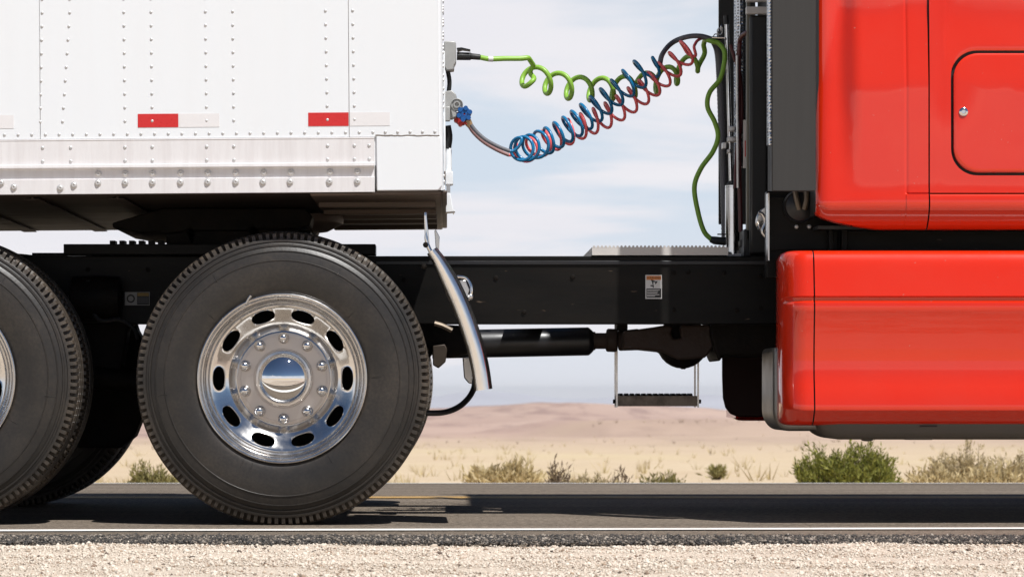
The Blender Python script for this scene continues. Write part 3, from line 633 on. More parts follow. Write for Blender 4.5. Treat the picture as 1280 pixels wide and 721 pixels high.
def tyre_mesh():
    side = [(.285, .055, 0), (.296, .036, 0), (.303, .020, 0), (.309, .0125, 0), (.318, .0085, 0), (.330, .0055, 0), (.345, .0030, 0), (.365, .0008, 0), (.385, 0, 0), (.405, .0006, 0), (.420, .0022, 0),
            (.4215, .0006, 0), (.4235, .0008, 0), (.4245, .0032, 0), (.440, .0065, 0), (.452, .0098, 0), (.4530, .0078, 0), (.4550, .0080, 0), (.4560, .0110, 0), (.464, .0150, 0), (.470, .0190, 0), (.4715, .0165, 0), (.4765, .0175, 0), (.478, .0210, 0),
            (.486, .0245, 0), (.4875, .0215, 0), (.4955, .0225, 0), (.4970, .0235, 0), (.506, .0250, 1), (.5165, .0275, 2), (.5200, .0310, 3), (.5225, .0420, 4), (.5240, .0520, 5)]
    notch = {1: (.4995, .036), 2: (.504, .041), 3: (.507, .044), 4: (.5105, .05), 5: (.516, .0535)}
    ctr = [(.5245, .060, 0), (.5125, .062, 0), (.5125, .070, 0), (.5255, .072, 0), (.5262, .098, 0), (.5125, .100, 0), (.5125, .108, 0), (.5265, .110, 0), (.527, .135, 0)]
    Wd = .27
    prof = side+ctr+[(r, Wd-y, f) for r, y, f in (side+ctr)[::-1][1:]]
    npch = 128; fr = (0, .50, .56, .94); vs = []; steps = [(p+f)/npch*2*PI for p in range(npch) for f in fr]; fl = [0, 0, 1, 1]*npch
    half = len(side)+len(ctr)
    prof = [(r+.0035*min(1, max(0, (r-.42)/.06)), y, f) for r, y, f in prof]; notch = {k: (a+.0035, b_) for k, (a, b_) in notch.items()}
    for i, (r, y, f) in enumerate(prof):
        for a, q in zip(steps, fl):
            rr, yy, aa = r, y, a
            if f and q:
                rr, yn = notch[f]; yy = yn if i < half else Wd-yn
            # ribs waver slightly across the tread
            if .06 < y < Wd-.06: aa = a; yy = y+.003*math.sin(a*npch)
            vs.append((rr*math.cos(aa), yy, rr*math.sin(aa)))
    m = len(steps); fs = [(i*m+k, i*m+(k+1) % m, (i+1)*m+(k+1) % m, (i+1)*m+k) for i in range(len(prof)-1) for k in range(m)]
    b = MB(); b.add(vs, fs)
    # mould seams and raised marks on the sidewall
    def mark(r0, r1, a, w, h=.0014):
        ps = []
        for r in np.linspace(r0, r1, 8):
            y = float(np.interp(r, [p[0] for p in side], [p[1] for p in side]))-h
            ps.append([(r*math.cos(a+s_*w/r), y+e, r*math.sin(a+s_*w/r)) for s_, e in ((-1, h*1.4), (-.4, 0), (.4, 0), (1, h*1.4))])
        b.grid(ps)
    for a in (18, 60, 79, 141, 156, 205, 262, 268, 318): mark(.415 if a % 2 else .32, .465 if a % 2 else .35, math.radians(a), .0012)
    return b.mesh('tyre', MT['rubber'], smooth=28)
TYRE = tyre_mesh()

def cone_y(r): return float(np.interp(r, [.19, .198, .206, .25, .258, .262], [.106, .098, .094, .064, .060, .059]))
def rim_mesh():
    b = MB(); seg = 120
    b.m = 1
    b.lathe([(.285, .075), (.300, .055), (.303, .030), (.3065, .013), (.3065, .007), (.3045, .0035), (.3010, .002), (.2965, .003), (.2935, .006), (.2915, .011), (.2895, .0135), (.2850, .0150), (.2835, .0180), (.2815, .0300), (.2790, .0420), (.2755, .0470), (.2690, .0500), (.2655, .0560), (.2620, .0590)], seg=seg)
    b.m = 0
    # ring of ten hand holes
    rc, ea, eb, nh = .2325, .0430, .0205, 40
    for s in range(10):
        ac = math.radians(72+36*s); loops = []
        for q in range(7):
            f = [0, .0, .12, .3, .55, .8, 1.0][q]; loop = []
            for k in range(nh):
                th = 2*PI*k/nh; c_, s_ = math.cos(th), math.sin(th)
                e = 2.3; rr = (abs(c_)**e+abs(s_)**e)**(-1/e)
                u, v = ea*rr*c_/rc, eb*rr*s_
                hw, hv = math.radians(18), .032
                kk = 1/max(abs(c_), abs(s_)); U, V = c_*kk*hw, s_*kk*hv+.230-rc
                # the boundary ray is scaled anisotropically so corners land on the sector corners
                uu, vv = u*(1-f)+U*f, v*(1-f)+V*f
                r = rc+vv; a = ac+uu; y = cone_y(r)+(.020 if q == 0 else (-.0012 if q == 1 else 0))
                loop.append((r*math.cos(a), y, r*math.sin(a)))
            loops.append(loop)
        b.grid(loops, closed=True)
    # fill the four corner wedges of every sector and the inner bowl
    b.lathe([(.2625, .0592), (.2615, .0596)], seg=seg)
    b.m = 1
    b.lathe([(.1985, .0985), (.1960, .1010), (.1920, .1060), (.1880, .1120), (.1800, .1200), (.1720, .1235), (.1680, .1225), (.1665, .1205)], seg=seg)
    b.m = 2
    b.lathe([(.1665, .1205), (.1580, .1200), (.1570, .1207), (.1555, .1207), (.1545, .1200), (.110, .1195), (.1095, .1215), (.1065, .1215), (.105, .117), (.098, .117), (.06, .117)], seg=seg)
    return b.mesh('wheel', [MT['alu'], mat('wheel_step_metal', (.58, .565, .55), .24, 1.0, var=.1, vscale=20, rvar=.08, dirt=(.34, .29, .25), dscale=7, damt=.4), mat('wheel_disc_metal', (.50, .455, .425), .36, 1.0, var=.08, vscale=12, rvar=.05)], smooth=30, recalc=False)
# exact outer boundary for each hole sector: use a squarish map instead of rays
def rim_mesh2():
    me = rim_mesh(); return me
RIM = rim_mesh2()
def hub_mesh():
    b = MB(); b.m = 1
    b.lathe([(.101, .118), (.101, .108), (.099, .105), (.0915, .104), (.0900, .100), (.0895, .060), (.0865, .056)], seg=72)
    b.m = 0
    R = .122; prof = []
    for t in np.linspace(0, 1, 14):
        r = .0865*(1-t); prof.append((max(r, .0003), .056-(math.sqrt(R*R-r*r)-math.sqrt(R*R-.0865**2))))
    b.lathe(prof, seg=72)
    return b.mesh('hub_cap', [MT['chrome'], MT['alu2']], smooth=30)
HUB = hub_mesh()
def lug_mesh():
    b = MB(); b.lathe([(.0205, 0), (.0205, -.005), (.0185, -.007), (.0170, -.012), (.0160, -.040), (.0145, -.046), (.0100, -.051), (.0050, -.053), (.0003, -.0535)], seg=18)
    return b.mesh('lug_nut', MT['chrome2'])
LUG = lug_mesh()
def drum_mesh():
    b = MB(); b.lathe([(.06, .118), (.06, .125), (.155, .13), (.212, .15), (.212, .30), (.05, .31)], seg=40); b.lathe([(.210, .235), (.263, .235)], seg=40); b.lathe([(.284, .075), (.262, .10), (.262, .24), (.29, .262)], seg=60)
    return b.mesh('brake_drum', MT['grease'])
DRUM = drum_mesh()
ZC = .5265
for wi, px in enumerate((352.5, -87.5)):
    xc = W(px, 473, .04).x
    w = inst('wheel', RIM, (xc, .045, ZC), T, (0, math.radians((0, 13)[wi]), 0))
    def kid(name, me, loc=(0, 0, 0), rot=(0, 0, 0)):
        o = bpy.data.objects.new(name, me); COL.objects.link(o); o.parent = w; o.location = loc; o.rotation_euler = rot; return o
    kid('tyre', TYRE, rot=(0, .3+wi, 0)); kid('hub_cap', HUB, rot=(0, -math.radians((0, 13)[wi]), 0)); kid('brake_drum', DRUM)
    for k in range(10):
        a = math.radians(90+36*k); kid('lug_nut', LUG, (.146*math.cos(a), .1195, .146*math.sin(a)))
    vb = MB(); a0, a1 = 2.02, 1.93; vb.tube([(.296*math.cos(a0), .004, .296*math.sin(a0)), (.308*math.cos((a0+a1)/2), -.002, .308*math.sin((a0+a1)/2)), (.317*math.cos(a1), -.004, .317*math.sin(a1))], [.0045, .0045, .006], 10)
    vo = bpy.data.objects.new('valve_stem', vb.mesh('valve_stem', MT['steel'])); COL.objects.link(vo); vo.parent = w
    inst('inner_tyre', TYRE, (xc, .045+.335, ZC), T, (0, .1+wi, 0))
    xf = xc+.035*wi
    inst('inner_tyre', TYRE, (xf, 2.555-.335, ZC), T, (0, .2, PI))
    f = inst('wheel', DRUM, (xf, 2.555, ZC), T, (0, 0, PI)); o = bpy.data.objects.new('tyre', TYRE); COL.objects.link(o); o.parent = f
    b = MB(); b.cyl((xc, .36, ZC), (xc, 2.24, ZC), .075, seg=16); b.lathe([(.05, -.24), (.15, -.17), (.2, -.06), (.21, .05), (.15, .17), (.06, .24)], (xc, 1.3, ZC), 'x', 24); b.build('axle', MT['grease'], T)

def frame():
    def rail(y0, sgn, zt, zb):
        b = MB(); x0, x1 = -3.2, 4.2; t = .010; f = .085
        sec = [(y0, zb), (y0, zt), (y0+sgn*f, zt), (y0+sgn*f, zt-t), (y0+sgn*t, zt-t), (y0+sgn*t, zb+t), (y0+sgn*f, zb+t), (y0+sgn*f, zb)]
        b.extx(sec, x0, x1); return b.build('frame_rail', MT['black'], T, bevel=.004)
    a = W(0, 320, .87).z; c = W(0, 405, .87).z
    rail(.87, 1, a, c); rail(1.73, -1, a, c+.020)
    # lower liner strip and rivet heads on the near rail
    b = MB(); b.box(W(470, 0, .87).x, W(1000, 0, .87).x, .864, .872, W(0, 331, .87).z, W(0, 326, .87).z); b.build('rail_strip', MT['gloss'], T, bevel=.002)
    bm_ = MB(); bm_.lathe([(.010, 0), (.010, -.002), (.008, -.003), (.008, -.006), (.0005, -.007)], seg=6); bo = bm_.mesh('frame_bolt', MT['grease'])
    for c_, r_ in ((480, 345), (480, 388), (505, 350), (620, 347), (655, 390), (716, 346), (842, 341), (860, 340), (905, 341), (921, 388), (842, 387), (950, 345), (950, 385), (60, 345), (110, 337), (185, 337), (150, 395), (60, 395), (120, 395)):
        inst('frame_bolt', bo, W(c_, r_, .87), T)
    for x in (1.3, .35, -1.25, -2.2):
        b = MB(); b.box(x-.05, x+.05, .88, 1.72, .80, .97); b.build('frame_crossmember', MT['black'], T, bevel=.005)
    # slide plate for the coupling, with a toothed rack
    b = MB(); b.pbox(82, 470, 306, 319, .80, .95, .87); b.pbox(82, 455, 306, 319, 1.66, 1.80, .95); b.split('slide_rail', MT['black'], T, bevel=.003)
    for k in range(6):
        b = MB(); x = 138+12*k; b.pbox(x, x+7, 301, 306.5, .84, .92, .87); b.build('rack_tooth', MT['black'], T, bevel=.002)
    # coupling plate (fifth wheel)
    b = MB(); b.pprism([(143, 280), (206, 262), (382, 262), (392, 272), (388, 284), (372, 287.5), (322, 288), (318, 284), (310, 290), (245, 290), (240, 286), (232, 291), (208, 294), (203, 291), (180, 293), (144, 286.5)], .86, 1.74, .95)
    b.build('coupling_plate', MT['grease'], T, bevel=.006)
    b = MB(); b.pprism([(208, 286), (232, 286), (240, 307), (208, 307)], .9, 1.0); b.pprism([(208, 286), (232, 286), (240, 307), (208, 307)], 1.6, 1.7, .95)
    b.pprism([(245, 288), (310, 288), (330, 307), (240, 307)], .9, 1.0); b.pprism([(245, 288), (310, 288), (330, 307), (240, 307)], 1.6, 1.7, .95)
    b.pprism([(322, 286), (372, 286), (385, 307), (330, 307)], .9, 1.0); b.split('coupling_bracket', MT['grease'], T, bevel=.004)
    for a_, c_ in ((208, 236), (242, 311), (319, 388)):
        b = MB(); b.pprism([(a_, 288), (c_, 288), (c_, 308), (a_, 308)], 1.0, 1.6); b.build('coupling_base', MT['grease'], T, bevel=.004)
    b = MB(); b.pprism([(40, 316), (82, 316), (82, 321), (40, 321)], .86, .95); b.build('rail_cap', MT['black'], T)
    # deck plate with a toothed edge
    b = MB(); b.box(W(740, 0, .87).x, W(910, 0, .87).x, .862, 1.74, W(0, 319, .87).z, W(0, 309, .87).z)
    xx = W(741, 0, .87).x
    while xx < W(906, 0, .87).x:
        b.prism([(xx, W(0, 309.2, .87).z), (xx+.010, W(0, 309.2, .87).z), (xx+.0075, W(0, 307.0, .87).z), (xx+.0025, W(0, 307.0, .87).z)], .8615, .885); xx += .0150
    b.build('deck_plate', MT['deck'], T, smooth=0)
frame()

def decals():
    y = .8688
    def q(b, a, c, e, f, lift): p0, p1 = W(a, f, y), W(c, e, y); b.add([(p0.x, y-lift, p0.z), (p1.x, y-lift, p0.z), (p1.x, y-lift, p1.z), (p0.x, y-lift, p1.z)], [(0, 1, 2, 3)])
    b = MB(); b.pbox(806.8, 827.4, 343.6, 373.4, y-.0006, y+.001); b.m = 1; q(b, 808, 826.4, 344.8, 349.8, .001); b.m = 2; q(b, 808, 826.4, 360.5, 372, .001)
    b.m = 3
    for e, w in ((361.8, 16), (363.8, 14), (365.8, 13), (367.8, 15.5), (369.6, 10)): q(b, 808.7, 808.7+w, e, e+.8, .0014)
    b.m = 2   # falling figure, arrow and machine part of the pictogram
    def poly(pts, lift=.001):
        b.add([(W(px, py, y).x, y-lift, W(px, py, y).z) for px, py in pts], [tuple(range(len(pts)))])
    poly([(813.2, 349.9), (815.6, 349.6), (817.6, 350.7), (819.6, 351.6), (822, 351.2), (821.2, 353.4), (819.6, 355.2), (818.4, 354.4), (819.2, 352.9), (817, 352.1), (816.6, 355.4), (815.4, 355.2), (815, 352.2)])
    poly([(813, 356.4), (817.2, 355.8), (817.2, 359.6), (816, 359.6), (815.6, 357.9), (813, 357.8)])
    b.build('warning_sticker', [MT['paper'], MT['orange'], MT['ink'], MT['paper']], T, smooth=0, recalc=False)
    fc = bpy.data.curves.new('t', 'FONT'); fc.body = 'WARNING'; fc.size = .0115; fc.align_x = 'CENTER'; fc.align_y = 'CENTER'
    fo = bpy.data.objects.new('t', fc); COL.objects.link(fo); bpy.context.view_layer.update()
    me = bpy.data.meshes.new_from_object(fo.evaluated_get(bpy.context.evaluated_depsgraph_get())); bpy.data.objects.remove(fo)
    me.materials.clear(); me.materials.append(MT['ink']); c = W(817.2, 347.4, y)
    inst('sticker_lettering', me, (c.x, y-.0014, c.z), T, (PI/2, 0, 0))
    b = MB(); b.pbox(156, 187, 365, 381.5, y-.0006, y+.001); b.m = 2; q(b, 171.3, 186.4, 365.6, 380.9, .001)
    b.m = 1; q(b, 171.8, 186, 366, 370, .0014); b.m = 3
    for e in (372.4, 374.6, 376.8): q(b, 172, 185, e, e+.9, .0014)
    b.m = 2; c = W(163.5, 373.2, y); rows = [[(c.x+r*math.cos(a), y-.001, c.z+r*math.sin(a)) for a in np.linspace(0, 2*PI, 29)[:-1]] for r in (px2m(3.4, y), px2m(5.2, y))]; b.grid(rows, closed=True)
    b.build('load_sticker', [mat('shade_tinted_sticker', (.28, .275, .265), .5), mat('shade_tinted_yellow', (.26, .16, .02), .5), MT['ink'], mat('shade_tinted_grey', (.07, .07, .075), .5)], T, smooth=0, recalc=False)  # sticker colours darkened, the shade on the rail is painted into them
decals()

def underparts():
    D = 1.3
    c0, c1 = W(540, 430.5, D), W(738, 426.5, D); r = px2m(17.6, D)
    b = MB(); ax = (c1-c0).normalized(); b.tube([c0, c0+(c1-c0)*.985, c1-ax*.004, c1+ax*.010, c1+ax*.014], [r, r, r*.96, r*.72, r*.6], 32); b.build('drive_shaft', MT['gloss'], T)
    b = MB(); b.tube([W(739, 426, D), W(760, 426, D)], px2m(10, D), 20); b.tube([W(741, 426, D), W(744, 426, D)], px2m(11.5, D), 20); b.build('slip_joint', MT['rust'], T)
    b = MB(); b.cyl(W(757.5, 425, D), W(772, 425.5, D), px2m(14.5, D), seg=28); b.cyl(W(772, 426, D), W(800, 424, D), px2m(12.5, D), px2m(13.5, D), 24)
    b.pprism([(776, 415), (812, 410), (830, 407), (838, 410), (835, 418), (838, 424), (848, 424), (846, 412), (848, 407), (880, 407), (890, 410), (888, 434), (877, 448), (862, 449), (845, 450), (836, 446), (824, 439.5), (800, 437), (776, 437)], 1.12, 1.48, 1.3)
    b.build('drive_yoke', MT['rust'], T, bevel=.012)
    b = MB(); b.lathe([(.03, -.13), (.075, -.12), (.098, -.06), (.103, 0), (.098, .06), (.075, .12), (.03, .13)], W(853, 428, D), 'y', 28)
    b.lathe([(.012, -.02), (.012, .02)], W(854, 455, D), 'z', 8, True); b.pbox(836, 872, 442, 452, 1.2, 1.4, 1.3); b.build('gear_housing', MT['grease'], T, bevel=.008)
    b = MB(); b.pprism([(884, 400), (972, 400), (972, 446), (897, 446), (893, 453), (890, 447), (887, 438), (882, 420)], 1.05, 1.55, 1.3); b.build('transmission', MT['grease'], T, bevel=.01)
    b = MB(); b.pbox(770, 783, 398, 413, 1.2, 1.4, 1.3); b.build('shaft_hanger', MT['grease'], T, bevel=.004)
    # hanging step on the far side
    d0, d1 = 1.76, 1.92
    b = MB(); b.pbox(771.5, 871.5, 494.5, 507.5, d0, d0+.006); b.pbox(771.5, 871.5, 494.5, 507.5, d1-.006, d1, d0); p0 = W(772, 496, d0); p1 = W(871, 494.5, d0); b.box(p0.x, p1.x, d0+.006, d1-.006, p0.z, p1.z-.002)
    b.build('step_tread', mat('worn_step_metal', (.42, .35, .29), .55, .2, var=.3, vscale=14, dirt=(.02, .018, .016), dscale=9, damt=.9), T)
    tb = MB(); q0, q1 = W(0, 494.6, d0).z, W(0, 491.4, d0).z; tb.prism([(-.0085, q0), (.0085, q0), (.006, q1), (.002, q1-.002), (-.003, q1), (-.0065, q1-.003)], d0+.004, d1-.004); tm = tb.mesh('step_tooth', MT['grease'], smooth=0)
    for k in range(13): inst('step_tooth', tm, (W(776.5+7.25*k, 0, d0).x, 0, 0), T)
    for px_, dd in ((771, d0), (872.6, d0), (771.5, d1), (872.2, d1)):
        b = MB(); xx = W(px_, 0, d0).x; b.box(xx-.0035, xx+.0035, dd-.006, dd+.006, W(0, 509, d0).z, .80); b.build('step_hanger', MT['steel'], T)
    for px_ in (768, 874.5):
        b = MB(); c = W(px_, 501.5, d0+.08); b.lathe([(.0085, -.006), (.0085, .006)], c, 'x', 8, True); b.build('step_bolt', MT['grease'], T)
    # suspension clutter between frame and wheels
    b = MB(); b.pprism([(300, 330), (520, 330), (545, 405), (600, 408), (590, 440), (560, 448), (545, 436), (520, 470), (300, 470)], .95, 1.08); b.pprism([(90, 328), (180, 328), (175, 400), (160, 410), (150, 470), (60, 470), (70, 380)], .92, 1.05); b.pprism([(96, 392), (166, 396), (171, 412), (178, 425), (178, 520), (168, 545), (150, 560), (96, 560)], 1.30, 1.45); b.split('suspension_hanger', MT['grease'], T, bevel=.01)
    b = MB(); b.tube([W(120, 470, .95), W(-80, 500, .95)], .05, 12); b.tube([W(120, 470, .95), W(354, 500, .95)], .05, 12); b.tube([W(545, 420, 1.1), W(380, 470, 1.1)], .035, 12); b.split('torque_rod', MT['grease'], T)
    b = MB(); b.lathe([(.03, -.1), (.08, -.09), (.085, 0), (.08, .09), (.03, .1)], W(120, 372, .80), 'x', 20); b.split('brake_chamber', MT['grease'], T)
    b = MB(); b.pprism([(541, 432), (556, 430), (559, 436), (557, 452), (548, 460), (541, 456)], .82, .95); b.build('shackle', mat('dusty_steel', (.045, .032, .022), .6, .3, var=.4, vscale=30), T, bevel=.004)
    b = MB(); b.tube(cr([W(543, 404, .82), W(553, 407, .82), (W(565, 413, .82))], 8), .010, 8); b.build('grease_line', mat('bright_fitting', (.25, .20, .15), .35, .6), T)
    b = MB(); b.tube(cr([W(140, 398, .7), W(155, 402, .7), W(168, 412, .7), W(172, 424, .7)], 14), .006, 8); b.build('air_line', MT['rubberp'], T); b = MB(); b.tube(cr([W(110, 350, .75), W(112, 380, .75), W(125, 400, .75), W(150, 398, .75)], 14), .008, 8); b.build('air_line', MT['rubberp'], T)
    b = MB(); b.tube(cr([W(594, 474, .6), W(592, 486, .58), W(585, 498, .55), W(573, 508.5, .5), W(556, 515, .45), W(536, 516, .4), W(500, 515, .4)], 30), px2m(3.7, .5), 12); b.build('mudguard_pipe', MT['gloss'], T)
    b = MB(); b.pprism([(578, 446), (588, 446), (592, 470), (591, 480), (586, 479), (580, 472)], .62, .65); b.build('mudguard_plate', MT['steel'], T, bevel=.004)
underparts()

def mudguard():
    path = cr([(540, 313), (549, 326), (561, 348), (572, 371), (581, 393), (589, 416), (595.5, 437), (601, 462), (604.5, 487)], 48)
    b = MB(); rows = []
    n = len(path); tan = np.gradient(path, axis=0); tan /= np.linalg.norm(tan, axis=1)[:, None]
    for i in range(n):
        t = i/(n-1); nx, ny = -tan[i][1], tan[i][0]           # towards the right and up in the picture
        if nx < 0: nx, ny = -nx, -ny
        hw = 7.6+4.0*sm(0, .35, t)
        row = []
        for k, (u, dd) in enumerate([(-1, .075), (-.99, .055), (-.90, .036), (-.62, .024), (-.2, .018), (.2, .018), (.5, .023), (.74, .034), (.84, .052), (.97, .056), (.97, .09), (.72, .65), (.66, .65), (.80, .12), (.7, .09)]):
            p = W(path[i][0]+nx*hw*u, path[i][1]+ny*hw*u, 0.03); row.append((p.x, dd, p.z))
        rows.append(row)
    b.grid(rows, closed=True); b.f.append(tuple(range(15))); b.mi.append(0); b.f.append(tuple((n-1)*15+k for k in range(15))); b.mi.append(0)
    b.build('mudguard', mat('polished_guard', (.93, .92, .91), .22, 1.0, var=.04, vscale=8, rvar=.05, dirt=(.5, .46, .42), dscale=9, damt=.15), T, smooth=60)
    b = MB(); b.tube(cr([W(531.5, 265, .06), W(532.5, 285, .06), W(534, 304, .06), W(539, 316, .06)], 12), [.006]*6+[.008]*6, 8); b.pprism([(530, 265), (533.5, 268), (537, 306), (533, 310)], .055, .075); b.build('mudguard_bracket', MT['chrome2'], T, bevel=.002)
    b = MB(); b.pprism([(543, 288), (545, 287), (549.5, 296), (548.5, 318), (545, 316)], .52, .56); b.build('mudguard_bracket', MT['steel'], T, bevel=.002)
    for px_, py_ in ((532, 306), (530, 333)):
        b = MB(); b.lathe([(.010, .02), (.010, -.01), (.007, -.014), (.0004, -.015)], W(px_, py_, .05), 'y', 8); b.build('bracket_bolt', MT['grease'], T)
    b = MB(); b.tube(cr([W(566, 351, .12), W(571, 346, .12), W(583, 348, .12), W(589, 358, .12), W(588, 372, .12), W(580, 378, .12)], 26), .0052, 8); b.build('clamp_loop', MT['chrome2'], T)
    b = MB(); b.pprism([(572, 350), (582, 350), (587, 362), (584, 372), (578, 368)], .13, .16); b.lathe([(.012, .03), (.012, -.02), (.008, -.026), (.0004, -.027)], W(588, 371, .12), 'y', 8); b.build('clamp_bolt', MT['steel'], T, bevel=.002)
mudguard()

# ---------------------------------------------------------------- red bodywork
DB = .10
def bx(p): return W(p, 0, DB).x
def bz(p): return W(0, p, DB).z
XR = 4.2
def fairing():
    prof = [(.32, .982), (.19, .9895), (.158, .9885), (.142, .9815), (.132, .969), (.1245, .95), (.1190, .925), (.1095, .87), (.1000, .8235), (.1040, .8205), (.1100, .8185), (.1105, .8065), (.1040, .8035), (.0985, .800), (.0970, .790), (.0965, .773), (.0985, .766), (.1040, .735), (.1110, .68), (.1150, .62), (.1160, .57), (.1130, .53), (.1060, .50), (.0990, .47), (.0940, .435), (.0925, .418), (.0940, .4115), (.0990, .408), (.115, .395), (.140, .372), (.165, .360), (.20, .3565), (.34, .356)]
    zc = .68
    def station(x, e, shr):
        return [(x, y+e*(1 if y < .3 else .2), zc+(z-zc)*(1-shr)) for y, z in prof]
    # end cap: the profile turns the corner into the truck
    x0, x1 = bx(974.5)+.013, bx(1017.2); rows = []; R = .090
    for t in np.linspace(0, 1, 18):
        u = 1-(1-math.cos(t*PI/2))          # 1 -> 0 along the arc
        dx = R*(1-u) if False else R*(1-math.cos(t*PI/2)); 
        s_ = 1-t; e = R*(1-math.sqrt(max(0, 1-s_*s_)))
        xx = x0+R*t
        rows.append(station(xx, e*1.5, .055*(1-math.sqrt(max(0, 1-s_*s_)))**2.2*1.6))
    rows.append(station(x1, 0, 0))
    b = MB(); b.grid(rows); b.f.append(tuple(range(len(prof)))[::-1]); b.mi.append(0); b.build('fairing_end', MT['red'], T, smooth=40)
    b = MB(); b.grid([station(x, 0, 0) for x in np.linspace(bx(1019), XR, 14)]); b.build('side_fairing', MT['red'], T, smooth=32)
    b = MB(); b.grid([[(x, y+.012, z) for y, z in prof] for x in (x1-.01, bx(1019)+.01)]); b.build('fairing_seal', MT['ink'], T)
    b = MB(); b.box(bx(985), XR, .33, .345, .36, .98); b.build('fairing_back', MT['rubberp'], T)
    # far side twin of the lower fairing
    b = MB(); b.grid([[(x, 2.6-y, z) for x, y, z in r] for r in rows]); b.grid([[(x, 2.6-y, z) for x, y, z in station(xx, 0, 0)] for xx in np.linspace(x1, XR, 8)])
    b.box(bx(976), bx(980), 2.0, 2.47, .37, .97); b.split('side_fairing', MT['red'], T, smooth=32)
    b = MB(); b.pprism([(903, 396), (903, 470), (904, 497), (907, 509), (913, 517), (923, 521), (985, 521), (985, 396)], 1.72, 1.75); b.build('fairing_shade_plate', mat('painted_fairing_shade', (.02, .008, .007), .6, spec=.15), T, bevel=.006)  # added dark plate, paints the shade over the end of the far fairing
    # dark valance below
    sec = [(.16, .362), (.17, .335), (.19, .312), (.23, .305), (.6, .305), (.6, .362)]
    b = MB(); rws = []
    for t in np.linspace(0, 1, 9):
        k = math.sqrt(max(0, 1-(1-t)**2)); rws.append([(bx(1027)+.085*t, y+.05*(1-k), .360-(.360-z)*k) for y, z in sec])
    rws.append([(XR, y, z) for y, z in sec]); b.grid(rws, closed=True); b.build('valance', MT['skirt'], T, smooth=40)
    b = MB(); b.pbox(1132, 1166, 545, 549.5, .2, .5, .2); b.lathe([(.022, 0), (.022, -.004), (.012, -.007), (.001, -.008)], (W(1084, 0, .25).x, .25, .306), 'z', 16); b.pbox(1150, 1172, 532.5, 534, .155, .17); b.split('valance_clip', MT['skirt'], T, bevel=.003)
    # fuel tank hidden behind the fairing, its polished end showing
    b = MB(); arc = [(970.5+20*(1-math.cos(t)), 512+27*math.sin(t)) for t in np.linspace(0, PI/2, 10)]
    b.pprism([(970.5, 433)]+arc+[(1400, 539), (1400, 433)], .32, .78, .2); b.build('fuel_tank', mat('tank_aluminium', (.24, .23, .215), .40, .9, var=.12, vscale=5, dirt=(.2, .17, .14), dscale=3, damt=.5), T, bevel=.02, bseg=4)
fairing()

